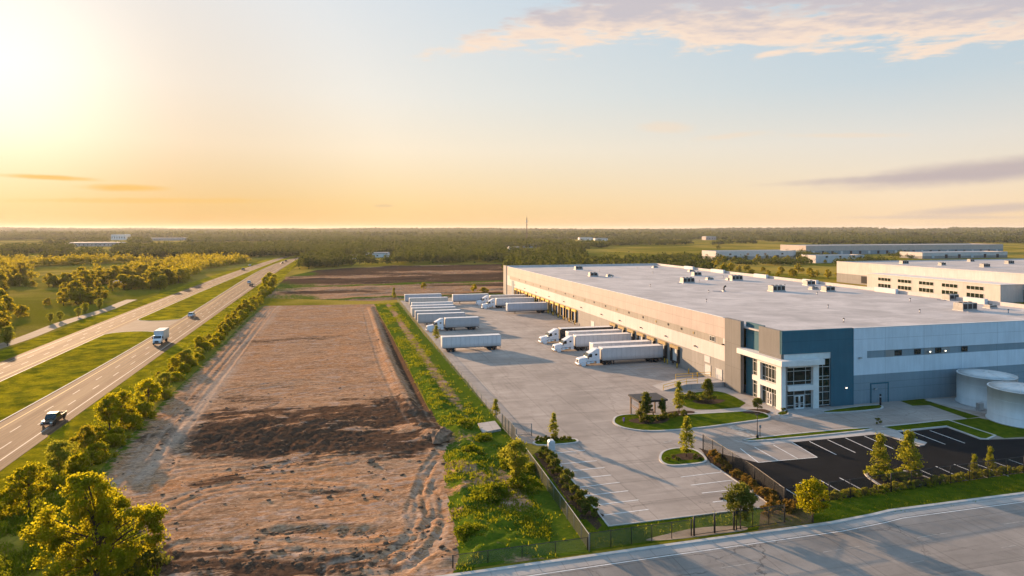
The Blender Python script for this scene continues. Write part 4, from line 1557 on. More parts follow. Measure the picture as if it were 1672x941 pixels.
bol = thing("bollard", "yellow steel bollard guarding a loading dock", "bollard", (0, 0, 0), 0, "yellow bollards by the dock doors")
MB().lathe([(.13, 0), (.13, 1.05), (.09, 1.13), (0.001, 1.16)], seg=10).build("post", M['yellow'], bol)
MB().lathe([(.20, 0), (.20, .06), (.13, .07)], seg=10).build("base_plate", M['black_steel'], bol)
spots = [(s, -.95) for k in NEAR_DOCKS[:2] for s in (k - 2.4, k + 2.4)] + [(s, -1.0) for k in FAR_DOCKS[:6] for s in (k - 2.5, k + 2.5)] + [(27.2, -1.2), (31, -1.2)]
for i, (s, t) in enumerate(spots):
    o = bol if i == 0 else copy_tree(bol)
    near = i < 4 or i >= len(spots) - 2
    place(o, L(s, t), ANG, "yellow bollard at the docks nearest the blue entrance" if near else "yellow bollard among the far row of yellow framed docks",
          "yellow bollards by the near docks" if near else "yellow bollards by the far docks")
dr = MB()
for s in NEAR_DOCKS[:3]:
    for e in (-1.7, 1.7):
        ribbon(dr, L(s + e, -.8), L(s + e, -11), .14, .034)
tag(dr.build("dock_markings", M['yellow_paint']), kind='structure')
dr = MB()
for s in FAR_DOCKS:
    ribbon(dr, L(s + 3.1, -.8), L(s + 3.1, -9), .16, .034)
tag(dr.build("dock_markings", M['yellow_paint']), kind='structure')


# ------------------------------------------------------------------ rooftop units
def roof_unit(w, d, h, vents):
    t = thing("rooftop_unit", "x", "air conditioner", (0, 0, 0), ANG, "units on the big white roof")
    MB().box(-w / 2 - .15, w / 2 + .15, -d / 2 - .15, d / 2 + .15, .0, .28).build("curb", M['steel'], t)
    MB().box(-w / 2, w / 2, -d / 2, d / 2, .28, h).build("casing", M['unit'], t, bevel=.04)
    g = MB()
    n = max(1, int(w / 1.3))
    for k in range(n):
        x0 = -w / 2 + w * k / n
        g.box(x0 + .15, x0 + w / n - .15, -d / 2 - .03, -d / 2, .5, h - .2)
    g.build("grille", M['chassis'], t)
    for k in range(vents):
        c = (-w / 2 + (k + .5) * w / vents, 0, 0)
        MB().lathe([(.42, h), (.42, h + .16), (.34, h + .17)], (c[0], 0, 0), seg=14).build("fan_cowl", M['black_steel'], t)
    MB().box(w / 2 + .05, w / 2 + .75, -.3, .3, .1, h * .7).build("duct", M['steel'], t)
    return t


big = roof_unit(4.4, 2.5, 1.9, 3)
midu = roof_unit(3.2, 2.3, 1.6, 2)
lowu = roof_unit(2.2, 1.6, .9, 1)
used = {}
UN = "units on the big white roof"
for k, (px, py, src, lab) in enumerate((
        (1576, 507, big, "largest beige rooftop unit, nearest of those on the big white roof"),
        (1552, 490, midu, "beige rooftop unit just behind the largest one on the roof"),
        (1617, 503.5, lowu, "small low rooftop unit beside the largest one"),
        (1268, 476, big, "boxy beige rooftop unit alone in the middle of the roof"),
        (1321, 466, midu, "beige rooftop unit by the rear parapet behind a flat hatch"),
        (1352, 476, midu, "beige rooftop unit with a flat hatch at its left"),
        (1328, 473, lowu, "flat pale roof hatch between two beige units"),
        (1122, 462, big, "front boxy unit of the left cluster on the roof"),
        (1137, 450.5, midu, "middle rooftop unit of the left cluster"),
        (1128, 444, lowu, "small rooftop unit at the back of the left cluster"),
        (1158, 457, lowu, "low tan rooftop unit between two larger units"),
        (1201, 458, big, "wide rooftop unit near the rear parapet"),
        (1191, 457.5, lowu, "small box joined to the wide rooftop unit's left"),
        (968, 451.5, midu, "single beige rooftop unit on the far left of the roof"),
        (944, 440.5, midu, "farthest beige rooftop unit near the left end of the roof"),
        (995, 452, lowu, "tiny low box right of the single far unit"),
        (1069, 437.5, lowu, "tiny rooftop box by the far corner of the roof"))):
    o = src if src.name not in used else copy_tree(src)
    used[src.name] = 1
    place(o, (*G(px, py, RZ), RZ), ANG + (0 if k % 3 else .02), lab, UN)
pvt = thing("vent_pipe", "thin grey vent pipe standing on the big white roof", "vent pipe", (0, 0, 0), 0, "vent pipes on the big white roof")
MB().tube((0, 0, 0), (0, 0, .75), .11, seg=8).build("pipe", M['steel'], pvt)
MB().lathe([(.2, .75), (.2, .85), (.02, .95)], seg=10).build("rain_cap", M['black_steel'], pvt)
for k, (s, t) in enumerate(((12, 24), (20, 52), (33, 38), (40, 70), (52, 16), (61, 58), (74, 30), (86, 66), (97, 22), (110, 48), (126, 68), (139, 26), (155, 52), (172, 34), (188, 60), (15, 72))):
    o = pvt if k == 0 else copy_tree(pvt)
    place(o, (*L(s, t), RZ), 0)
v = thing("roof_vent", "small bent exhaust pipe on a curb in the middle of the roof", "vent", (*G(1182, 476, RZ), RZ), ANG)
MB().box(-.5, .5, -.5, .5, 0, .3).build("curb", M['steel'], v)
m = MB(); m.tube((0, 0, .3), (0, 0, 1.3), .22, seg=10); m.tube((0, 0, 1.3), (.7, 0, 1.7), .26, seg=10); m.build("pipe", M['black_steel'], v)
m = MB()
for a, b in (((1164, 476), (1180, 477)), ((1580, 510), (1606, 510)), ((1530, 490), (1545, 491)), ((1105, 463), (1113, 463)), ((958, 452), (964, 452.5)), ((975, 452), (990, 453))):
    p, q = G(*a, RZ), G(*b, RZ)
    m.tube((*p, RZ + .12), (*q, RZ + .12), .09)
tag(m.build("roof_pipe", M['steel']), "thin grey pipes lying across the roof beside the units", "pipe")

# ------------------------------------------------------------------ other warehouses
def shed(name, label, cx, cy, t_len, s_len, h, bands, docks=0, dock_side='x', ang=ANG, lips=True, windows=0):
    """plain tilt-up warehouse; corner at (cx,cy), runs t_len along the street grid and s_len away from the viewer"""
    t = thing(name, label, "warehouse", (cx, cy, 0), ang, None)
    m = MB()
    z = 0
    for top, mi in bands:
        m.box(0, t_len, 0, .4, z, top, mi); m.box(0, t_len, s_len - .4, s_len, z, top, mi)
        m.box(0, .4, .4, s_len - .4, z, top, mi); m.box(t_len - .4, t_len, .4, s_len - .4, z, top, mi)
        z = top
    m.build("wall", [M['white_wall'], M['grey_wall'], M['tan_wall'], M['slate_wall']], t)
    MB().box(.4, t_len - .4, .4, s_len - .4, h - .9, h - .6).build("roof", M['roof'], t)
    m = MB(); m.box(-.1, t_len + .1, -.1, .5, h, h + .1); m.box(-.1, .5, .5, s_len, h + .004, h + .104); m.build("parapet_cap", M['parapet'], t)
    for k in range(docks):
        x = t_len * (k + .8) / (docks + .6)
        m = MB()
        if dock_side == 'x':
            m.box(x - 1.6, x + 1.6, -.3, 0, .6, 4.6)
        else:
            y = s_len * (k + .8) / (docks + .6)
            m.box(-.3, 0, y - 1.6, y + 1.6, .6, 4.6)
        m.build("dock_door", M['dark'] if k % 3 else M['door_panel'], t)
    for k in range(windows):
        x = t_len * (k + .8) / (windows + .6)
        MB().box(x - 1.3, x + 1.3, -.06, 0, 5.2, 6.8).build("window", M['glass'], t)
    return t


BW = shed("warehouse", "white flat-roofed warehouse directly behind the big one, with an office block on its side", 202 + 150 * VY, 400 - 150 * VX, 190, 150, 12.8, ((5.6, 1), (12.8, 0)))
# office annex on its near side
an = MB()
an.box(-13, -.02, 36, 112, 0, 7.9)
an.build("office_annex", M['white_wall'], BW)
m = MB(); m.box(-13.2, -.02, 35.8, 112.2, 7.9, 8.2); m.build("annex_roof", M['parapet'], BW)
for k in range(5):
    for z in (4.9,):
        y = 48 + k * 13.0
        window_grid("window", 'y', y - 4.3, y + 4.3, 1.1, 3.3, -13.03, 4, 1, BW, .15)
        window_grid("window", 'y', y - 4.3, y + 4.3, 4.7, 6.6, -13.03, 4, 1, BW, .15)
m = MB(); m.box(-.35, 0, 20, 25, 1, 5); m.box(-.35, 0, 122, 130, 1, 5); m.build("dock_door", M['dark'], BW)
for k, (px, py) in enumerate(((1476, 431), (1538, 433.5), (1608, 436.5), (1585, 427.5), (1648, 431))):
    o = copy_tree(midu if k % 2 else big)
    place(o, (*G(px, py, 12.2), 12.2), ANG, "beige rooftop unit on the second white warehouse", "units on the second warehouse roof")

c = G(1169, 425)
shed("warehouse", "low white warehouse far off with dark dock doors in its lower wall", c[0], c[1], 98, 28, 9.4, ((3.6, 1), (9.4, 0)), 7, windows=4)
c = G(1316, 416.5)
shed("warehouse", "very long pale warehouse on the far right below the wooded ridge", c[0], c[1], 320, 50, 11.8, ((5.2, 3), (11.8, 2)), 22)
c = G(1332, 430)
shed("warehouse", "small low white building with three windows between far warehouses", c[0], c[1], 56, 20, 7.4, ((7.4, 0),), 0, windows=3)
c = G(1506, 423)
shed("warehouse", "flat pale building low behind the second warehouse roof", c[0], c[1], 120, 30, 7.0, ((3, 1), (7.0, 0)), 6)


def hut(name, label, px, py, w, d, h, mat, rf, cat="building", roofh=1.5, group=None):
    x, y = G(px, py)
    t = thing(name, label, cat, (x, y, 0), rnd.uniform(-.1, .3), group)
    MB().box(-w / 2, w / 2, 0, d, 0, h).build("wall", mat, t)
    MB().profile([(-w / 2 - .4, h + .01), (w / 2 + .4, h + .01), (w / 2 - d * .1, h + roofh), (-w / 2 + d * .1, h + roofh)], -.4, d + .4).build("roof", rf, t)
    n = max(2, int(w / 7))
    for k in range(n):
        x0 = -w / 2 + w * (k + .5) / n
        MB().box(x0 - 1, x0 + 1, -.08, 0, h * .3, h * .65).build("window", M['glass'], t)
    return t


hut("distant_building", "tall pale block alone on the hazy horizon at far left", 193, 392, 42, 30, 15, M['cream'], M['parapet'])
hut("distant_building", "long low white shed below the tall pale block", 150, 402.5, 95, 30, 6, M['tan_wall'], M['roof'])
hut("distant_building", "low white row of sheds right of the tall pale block", 275, 393, 110, 30, 6, M['tan_wall'], M['roof'])
hut("farm_house", "white house with pale roof in the trees beyond the scraped field", 616, 420.5, 26, 12, 4.2, M['cream'], M['roof'], "house")
hut("farm_house", "small white outbuilding left of the white house in the trees", 577, 423.5, 7, 6, 4.0, M['cream'], M['roof'], "house")
hut("distant_building", "white shed in the woods left of the radio mast", 840, 409.5, 18, 10, 4.5, M['cream'], M['roof'])
hut("distant_building", "white shed in the woods right of the radio mast", 865, 405, 24, 12, 5, M['cream'], M['roof'])
hut("distant_building", "cream building in the woods beyond the warehouse roof", 957, 392.5, 40, 20, 7, M['cream'], M['roof'])
hut("distant_building", "long white building in the woods beyond the warehouse roof", 982, 393.5, 36, 20, 6, M['cream'], M['roof'])
hut("distant_building", "pale building in the woods left of the far warehouses", 1161, 392, 34, 24, 9, M['tan_wall'], M['roof'])
hut("distant_building", "long pale shed on the horizon left of the mast", 755, 387.5, 110, 40, 10, M['cream'], M['roof'])
hut("distant_building", "pale shed near the horizon above the second warehouse", 1585, 380, 240, 60, 16, M['cream'], M['roof'])

# radio mast
mx, my = G(860, 396)
MAST = thing("radio_mast", "thin lattice radio mast rising above the wooded horizon", "mast", (mx, my, 0), .3)
for k in range(3):
    a = k * 2.094
    MB().tube((1.5 * math.cos(a), 1.5 * math.sin(a), 0), (.9 * math.cos(a), .9 * math.sin(a), 61), .42, .34).build("leg", M['black_steel'], MAST)
m = MB()
for i in range(24):
    z0, z1 = i * 2.54, (i + 1) * 2.54
    for k in range(3):
        a, b = k * 2.094, (k + 1) * 2.094
        r0, r1 = 1.5 - .6 * z0 / 61, 1.5 - .6 * z1 / 61
        m.tube((r0 * math.cos(a), r0 * math.sin(a), z0), (r1 * math.cos(b), r1 * math.sin(b), z1), .14, seg=4)
m.build("lattice", M['black_steel'], MAST)
MB().tube((0, 0, 60), (0, 0, 66), .2).build("aerial", M['black_steel'], MAST)
m = MB(); m.box(-1.9, 1.9, -.4, .4, 50, 53.5); m.box(-.4, .4, -1.9, 1.9, 46, 49); m.build("antenna_panel", M['cream'], MAST)


# ------------------------------------------------------------------ tanks
def tank(cx, cy, r, h, label):
    t = thing("storage_tank", label, "tank", (cx, cy, 0.036), ANG, "white tanks by the warehouse wall")
    MB().lathe([(r + .25, 0), (r + .25, .18), (r, .18), (r, h), (r + .03, h), (r + .03, h + .12), (r - .02, h + .12)], seg=56).build("shell", M['tank'], t)
    MB().lathe([(r - .03, h + .10), (r * .5, h + .38), (.001, h + .6)], seg=56).build("roof", M['tank'], t)
    m = MB()
    for k in range(10):
        a = k * math.pi / 5
        m.tube((.3 * math.cos(a), .3 * math.sin(a), h + .6), (r * math.cos(a), r * math.sin(a), h + .16), .035, seg=4)
    m.build("roof_rib", M['tank'], t)
    lad = MB()
    a = math.radians(-70)
    for s in (-.22, .22):
        px, py = r * math.cos(a) - s * math.sin(a), r * math.sin(a) + s * math.cos(a)
        lad.tube((px * 1.03, py * 1.03, .2), (px * 1.03, py * 1.03, h + 1.0), .03, seg=4)
    for z in np.arange(.5, h, .35):
        lad.tube((r * 1.03 * math.cos(a) + .22 * math.sin(a), r * 1.03 * math.sin(a) - .22 * math.cos(a), z), (r * 1.03 * math.cos(a) - .22 * math.sin(a), r * 1.03 * math.sin(a) + .22 * math.cos(a), z), .02, seg=4)
    lad.build("ladder", M['steel'], t)
    m = MB()
    for b in (-100, -118, -50):
        a = math.radians(b)
        m.tube((r * math.cos(a), r * math.sin(a), .6), ((r + .9) * math.cos(a), (r + .9) * math.sin(a), .6), .10, seg=8)
        m.tube(((r + .9) * math.cos(a), (r + .9) * math.sin(a), .75), ((r + .9) * math.cos(a), (r + .9) * math.sin(a), 0.0), .10, seg=8)
    m.build("pipe_outlet", M['steel'], t)
    m = MB(); a = math.radians(-84); m.lathe([(.45, 0), (.45, .25), (.40, .26)], (r * math.cos(a), -r + .1, 1.1), 'y', 14); m.build("manhole", M['steel'], t)
    hp = MB()
    for z in (1.3, 2.6, 3.9):
        hp.lathe([(r + .012, z), (r + .012, z + .04)], seg=56)
    hp.build("weld_band", M['tank'], t)
    return t


tank(89.6, 121.4, 4.7, 5.45, "cylindrical white storage tank closest to the warehouse wall")
tank(87.3, 110.2, 4.75, 5.6, "cylindrical white storage tank standing in front of the other one")
ub = thing("utility_box", "grey utility cabinet standing between the two white tanks", "cabinet", (*G(1600, 671), 0.04), ANG)
MB().box(-.5, .5, -.35, .35, 0, 1.4).build("casing", M['steel'], ub, bevel=.03)
MB().box(-.44, .44, -.375, -.35, .15, 1.3).build("door", M['door_panel'], ub)

# ------------------------------------------------------------------ pavilion and small furniture
px0 = G(1062, 684)
PV = thing("break_shelter", "open dark flat-roofed shelter on timber posts in the entrance island", "shelter", (px0[0], px0[1], 0.13), ANG - .02)
MB().box(-2.7, 2.7, -1.2, 3.4, 3.15, 3.42).build("roof", M['black_steel'], PV)
m = MB()
for y in np.arange(-.9, 3.3, .45):
    m.box(-2.5, 2.5, y, y + .08, 2.95, 3.149)
m.build("rafter", M['wood'], PV)
for x, y in ((-2.3, -.9), (2.3, -.9), (-2.3, 3.1), (2.3, 3.1)):
    MB().box(x - .11, x + .11, y - .11, y + .11, -.1, 2.949).build("post", M['wood'], PV)
m = MB()
for k in range(5):
    m.box(-2.3, -2.24, -.75 + k * .12, -.69 + k * .12, 1.5, 2.94)
for z in (1.4, 1.7):
    m.box(-2.36, -2.28, -.79, 2.99, z, z + .1)
m.build("screen", M['wood'], PV)
be = thing("bench", "timber bench under the dark flat-roofed shelter", "bench", (px0[0] + .3 * VX + 1.8 * UX, px0[1] + .3 * VY + 1.8 * UY, .13), ANG)
MB().box(-1.3, 1.3, -.25, .25, .42, .5).build("seat", M['wood'], be)
MB().box(-1.3, 1.3, .22, .28, .55, .95).build("backrest", M['wood'], be)
for x in (-1.1, 1.1):
    MB().box(x - .06, x + .06, -.22, .27, 0, .42).build("leg", M['black_steel'], be)

lp = thing("light_pole", "thin dark light pole in the narrow lawn beside the entrance drive", "pole", (*G(1236.5, 716), .13), ANG)
MB().lathe([(.22, 0), (.22, .4), (.07, .42), (.05, 3.6), (.001, 3.62)], seg=10).build("post", M['black_steel'], lp)
MB().box(-.35, .35, -.12, .12, 3.55, 3.68).build("lamp_head", M['black_steel'], lp)
sp = thing("sign_post", "short dark post beside the thin light pole", "post", (*G(1241, 715), .13), ANG)
MB().lathe([(.05, 0), (.05, 1.9), (.001, 1.92)], seg=8).build("post", M['black_steel'], sp)
MB().box(-.2, .2, -.04, .0, 1.35, 1.85).build("sign_plate", M['steel'], sp)
bd = thing("bollard", "tall dark bollard beside the roller door of the front wall", "bollard", (*G(1437.6, 663), .13), ANG)
MB().lathe([(.17, 0), (.17, 2.0), (.10, 2.1), (.001, 2.12)], seg=12).build("post", M['black_steel'], bd)
MB().lathe([(.172, 1.5), (.172, 1.7)], seg=12).build("band", M['steel'], bd)
tr = thing("utility_cabinet", "pale rounded cabinet beside the gate and hedge", "cabinet", (*G(900, 736), .02), ANG)
MB().box(-.6, .6, -.45, .45, 0, .12).build("base", M['walk'], tr)
MB().profile([(-.5, .12), (.5, .12), (.5, 1.35), (.3, 1.6), (-.3, 1.6), (-.5, 1.35)], -.38, .38).build("casing", M['tank'], tr, bevel=.03)
MB().box(-.42, .42, -.40, -.38, .25, 1.3).build("door", M['door_panel'], tr)
pb = thing("low_block", "low dark block lying across the two nearest stalls of the concrete lot", "wheel stop", (*G(1205, 812), .035), ANG + .03)  # long, low dark block across the stalls
MB().profile([(-2.6, 0), (2.6, 0), (2.5, .16), (-2.5, .16)], -.14, .14).build("block", M['dark'], pb, bevel=.02)
fl = thing("ground_sign", "small purple ground sign at the tip of the entrance lawn", "sign", (*G(1018.5, 693), .13), ANG)
MB().tube((0, 0, 0), (0, 0, .5), .06).build("post", M['black_steel'], fl)
MB().box(-.14, .14, -.05, .05, .4, 1.0).build("sign_plate", plain("purple_sign", (.22, .12, .34), .5), fl)


# ------------------------------------------------------------------ fences
def fence(name, label, pts, h, mesh, post_mat, spacing=3.0, base=0.02, rails=(1.0,), cap=None, r=.045):
    x0, y0 = pts[0]
    t = thing(name, label, "fence", (x0, y0, 0), 0)
    posts = MB()
    poly = []
    for a, b in zip(pts[:-1], pts[1:]):
        n = max(1, int(round(math.hypot(b[0] - a[0], b[1] - a[1]) / spacing)))
        poly += [(a[0] + (b[0] - a[0]) * k / n, a[1] + (b[1] - a[1]) * k / n) for k in range(n)]
    poly.append(pts[-1])
    for i, p in enumerate(poly):
        rr = r * (1.5 if p in pts else 1)
        m = MB().lathe([(rr, base - .1), (rr, base + h), (.001, base + h + .05)], seg=7)
        o = m.build("post", post_mat, t)
        o.location = (p[0] - x0, p[1] - y0, 0)
    rl = MB()
    for a, b in zip(pts[:-1], pts[1:]):
        for k in rails:
            rl.tube((a[0] - x0, a[1] - y0, base + h * k - .03), (b[0] - x0, b[1] - y0, base + h * k - .03), .035, seg=5)
    rl.build("top_rail", cap or post_mat, t)
    for a, b in zip(pts[:-1], pts[1:]):
        l = math.hypot(b[0] - a[0], b[1] - a[1])
        m = MB().add([(0, 0, base + .03), (l, 0, base + .03), (l, 0, base + h - .06), (0, 0, base + h - .06)], [(0, 1, 2, 3)])
        o = m.build("fence_mesh", mesh, t)
        o.location = (a[0] - x0, a[1] - y0, 0)
        o.rotation_euler = (0, 0, math.atan2(b[1] - a[1], b[0] - a[0]))
    return t


fence("chain_link_fence", "screened green chain-link fence with pale top rail between grassy bank and parking hedge", [G(842, 728), G(885, 789), G(926, 848), G(962, 901)], 1.75, M['link_dark'], M['rail_grey'], 3.0, .05, (1.0,), M['steel_dull'])
fence("chain_link_fence", "thin grey chain-link fence along the truck yard's grassy edge", [G(649, 493), G(692, 547), G(738, 601), G(820, 697)], 1.5, M['link_grey'], M['rail_grey'], 4.0, .05)
fence("chain_link_fence", "low dark chain-link fence between the bare lot and the street", [RD(0.5, -1.3), RD(14.5, -1.3)], 1.3, M['link_grey'], M['black_steel'], 3.4, .02)
fence("chain_link_fence", "dark chain-link fence between the street and the concrete parking lot", [RD(14.7, -1.2), RD(26.4, -1.25)], 1.75, M['link_grey'], M['black_steel'], 2.6, .02)
g1 = fence("swing_gate", "dark framed chain-link gate standing by the street in front of the parking lot", [RD(26.7, -1.2), RD(29.2, -1.2), RD(31.6, -1.2)], 2.0, M['link_grey'], M['black_steel'], 2.4, .02, (1.0, .06), r=.07)
fence("chain_link_fence", "short see-through fence run from the gate to the yellow-green street tree", [RD(31.9, -1.2), RD(38.2, -1.35)], 2.0, M['link_grey'], M['black_steel'], 2.1, .02, (1.0, .06))
fence("chain_link_fence", "short return fence with pale rail running back from the gate to the planting strip", [RD(31.7, -1.3), G(1229, 828)], 2.0, M['link_grey'], M['rail_grey'], 2.4, .02)
fence("black_mesh_fence", "black mesh fence along the diagonal planted edge of the asphalt car park", [G(1148, 735), G(1180, 755.5), G(1232, 791), G(1281, 829)], 2.3, M['link_black'], M['black_steel'], 2.7, .03, (1.0,), r=.05)
fence("black_mesh_fence", "black mesh fence between the asphalt car park and the street lawn", [G(1282.5, 829.5), G(1354, 819), G(1455, 803.5), G(1672, 773), L(-18, 116)], 2.3, M['link_black'], M['black_steel'], 3.1, .03, (1.0,), r=.05)
fence("yard_gate_fence", "tall grey gate panels standing at the corner of the truck yard by the hedge", [G(820, 700), G(836, 717), G(843, 727)], 2.4, M['link_dark'], M['rail_grey'], 1.6, .05, (1.0, .1), r=.06)
fence("sliding_gate", "sliding chain-link gate standing half open at the mouth of the parking lot", [G(838, 712), G(868, 712)], 1.9, M['link_grey'], M['rail_grey'], 3.2, .05, (1.0, .1), r=.05)


# ------------------------------------------------------------------ vehicles
def wheel(parent, x, y, r=.51, w=.28, hub=.27, dual=False):
    """a tyre with its rim; y is the outer face side"""
    s = 1 if y > 0 else -1
    ww = w * (2.1 if dual else 1)
    m = MB().lathe([(r - .07, -ww / 2), (r, -ww / 2 + .05), (r, ww / 2 - .05), (r - .07, ww / 2)], axis='y', seg=22)
    o = m.build("wheel", M['tyre'], parent)
    o.location = (x, y - s * ww / 2, r)
    k = MB().lathe([(.001, s * (ww / 2 - .06)), (.10, s * (ww / 2 - .05)), (.12, s * (ww / 2 - .12)), (hub * .8, s * (ww / 2 - .10)), (hub, s * (ww / 2 + .004)), (hub + .02, s * (ww / 2 - .03))], axis='y', seg=18)
    k.build("rim", M['rim'], o)
    return o


def trailer_parts(t, skin, legs=True, dolly=False, Lx=16.15):
    m = MB()
    m.box(0, Lx, -1.29, 1.29, 1.18, 4.05)
    body = m.build("trailer_box", skin, t, bevel=.05)
    r = MB()
    r.box(.08, Lx - .08, -1.24, 1.24, 4.053, 4.085)
    r.build("trailer_roof", M['trailer_roof'], body)
    rb = MB()
    for s in (-1, 1):
        rb.box(0, Lx, s * 1.30 - .012, s * 1.30 + .012, 1.12, 1.30)
        rb.box(0, Lx, s * 1.30 - .012, s * 1.30 + .012, 3.94, 4.06)
        for k in range(1, 13):
            x = Lx * k / 13
            rb.box(x - .025, x + .025, s * 1.296 - .008, s * 1.296 + .008, 1.31, 3.93)
    rb.build("side_rail", M['trailer_grey'] if skin is not M['trailer_black'] else M['chassis'], t)
    d = MB()
    d.box(-.02, 0.0, -1.2, -.02, 1.3, 3.95); d.box(-.02, 0.0, .02, 1.2, 1.3, 3.95)
    d.build("rear_door", M['trailer_roof'], t)
    f = MB()
    f.box(.3, Lx - .5, -.5, -.38, .85, 1.17); f.box(.3, Lx - .5, .38, .5, .85, 1.17)
    f.box(1.0, 4.4, -.55, .55, .62, .84)
    f.box(.02, .14, -1.15, 1.15, .48, .60); f.box(.04, .14, -.7, -.6, .6, 1.17); f.box(.04, .14, .6, .7, .6, 1.17)
    f.build("underframe", M['chassis'], t)
    for x in (1.9, 3.2):
        for s in (-1, 1):
            wheel(t, x, s * 1.25, dual=True)
    mf = MB()
    for s in (-1, 1):
        mf.box(1.18, 1.22, s * .95 - .28, s * .95 + .28, .25, .95)
    mf.build("mud_flap", M['dark'], t)
    for s in (-1, 1):
        lm = MB(); lm.box(-.03, 0, s * 1.0 - .12, s * 1.0 + .12, 1.05, 1.17); lm.build("tail_light", M['red_glass'], t)
    if legs:
        g = MB()
        z0 = .05
        for s in (-1, 1):
            g.box(Lx - 3.25, Lx - 3.09, s * .8 - .08, s * .8 + .08, z0, 1.17); g.box(Lx - 3.35, Lx - 2.99, s * .8 - .16, s * .8 + .16, 0.0, .05)
        g.box(Lx - 3.2, Lx - 3.14, -.72, .72, .5, .58)
        g.build("landing_gear", M['chassis'], t)
    if dolly:
        g = MB(); g.box(12.6, 15.0, -.5, .5, .62, .92); g.box(13.3, 14.3, -.6, .6, .93, 1.17)
        g.build("dolly_frame", M['chassis'], t)
        for x in (13.2, 14.4):
            for s in (-1, 1):
                wheel(t, x, s * 1.25, dual=True)
        mf = MB()
        for s in (-1, 1):
            mf.box(12.5, 12.54, s * .95 - .28, s * .95 + .28, .25, 1.0)
        mf.build("mud_flap", M['dark'], t)


def tractor_parts(t, x0):
    """conventional sleeper tractor; x0 is the back of its sleeper"""
    P = M['truck_white']
    c = MB()
    c.profile([(x0, 1.1), (x0 + 3.2, 1.1), (x0 + 3.28, 2.05), (x0 + 2.72, 3.0), (x0 + 2.2, 3.2), (x0 + .9, 3.98), (x0, 4.02)], -1.22, 1.22, 0,
              lambda x, z: 1.0 if z < 2.9 else (.97 if z < 3.5 else .90))
    cab = c.build("cab", P, t, bevel=.07)
    h = MB()
    h.profile([(x0 + 3.2, .95), (x0 + 5.15, .62), (x0 + 5.35, .95), (x0 + 5.3, 1.62), (x0 + 4.95, 1.80), (x0 + 3.26, 2.06)], -1.12, 1.12, 0,
              lambda x, z: 1.0 if x < x0 + 4 else (.86 if z > 1.2 else .95))
    h.build("hood", P, t, bevel=.09)
    b = MB()
    b.box(x0 + 4.95, x0 + 5.52, -1.18, 1.18, .32, .66)
    b.build("bumper", P, t, bevel=.06)
    g = MB(); g.box(x0 + 5.30, x0 + 5.375, -.52, .52, .80, 1.52); g.build("grille", M['grille'], t, bevel=.02)
    for s in (-1, 1):
        m = MB(); m.box(x0 + 5.02, x0 + 5.38, s * .84 - .16, s * .84 + .16, .86, 1.12); m.build("headlight", M['lamp_glass'], t, bevel=.04)
    w = MB()
    a, bq = np.array((x0 + 3.27, 2.12)), np.array((x0 + 2.76, 2.94))
    nrm = np.array((.85, .53)) * .03
    for y0, y1 in ((-1.08, -.03), (.03, 1.08)):
        w.profile([tuple(a + nrm), tuple(a - nrm), tuple(bq - nrm), tuple(bq + nrm)], y0, y1)
    w.build("windscreen", M['glass'], cab)
    for s in (-1, 1):
        m = MB(); m.profile([(x0 + 2.05, 2.08), (x0 + 3.08, 2.08), (x0 + 2.65, 2.86), (x0 + 2.05, 2.86)], s * 1.195, s * 1.24); m.build("side_window", M['glass'], cab)
        m = MB(); m.box(x0 + .7, x0 + 1.25, s * 1.195, s * 1.232, 2.45, 2.85) if s > 0 else m.box(x0 + .7, x0 + 1.25, -1.232, -1.195, 2.45, 2.85); m.build("sleeper_window", M['glass'], cab)
        m = MB(); m.tube((x0 + 3.0, s * 1.25, 2.1), (x0 + 3.1, s * 1.5, 2.15), .04); m.box(x0 + 3.0, x0 + 3.16, s * 1.5 - .1, s * 1.5 + .1, 1.75, 2.6); m.build("mirror", M['chassis'], t)
        m = MB().lathe([(.001, -.8), (.31, -.8), (.31, .8), (.001, .8)], (x0 + 1.7, s * .98, .78), 'x', 14); m.build("fuel_tank", M['chrome'], t)
        m = MB(); m.box(x0 + 2.55, x0 + 3.3, s * 1.0 - .25, s * 1.0 + .25, .45, 1.02); m.build("step", P, t)
        m = MB(); m.box(x0 + .02, x0 + .9, s * 1.17 - .03, s * 1.17 + .03, .5, 1.09); m.build("side_skirt", P, t)
        # wheel arch over the steered wheel
        m = MB().lathe([(.62, -.28), (.66, -.28), (.66, .28), (.62, .28)], (x0 + 4.15, s * .92, .53), 'y', 18); m.build("wheel_arch", P, t)
    f = MB()
    f.box(x0 - 3.3, x0 + 4.9, -.45, -.33, .70, 1.02); f.box(x0 - 3.3, x0 + 4.9, .33, .45, .70, 1.02)
    f.box(x0 - 2.6, x0 - 1.0, -.5, .5, 1.03, 1.14)
    f.build("chassis", M['chassis'], t)
    for s in (-1, 1):
        wheel(t, x0 + 4.15, s * 1.16, .53, .32, .28)
        for x in (-1.2, -2.5):
            wheel(t, x0 + x, s * 1.22, .51, .28, .27, True)


def make_semi(skin, label, Lx=16.15):
    t = thing("semi_truck", label, "truck", (0, 0, 0), 0, None)
    trailer_parts(t, skin, legs=True, Lx=Lx)
    tractor_parts(t, Lx + .6)
    return t


def make_trailer(skin, label, dolly=False):
    t = thing("semi_trailer", label, "trailer", (0, 0, 0), 0, None)
    trailer_parts(t, skin, True, dolly)
    return t


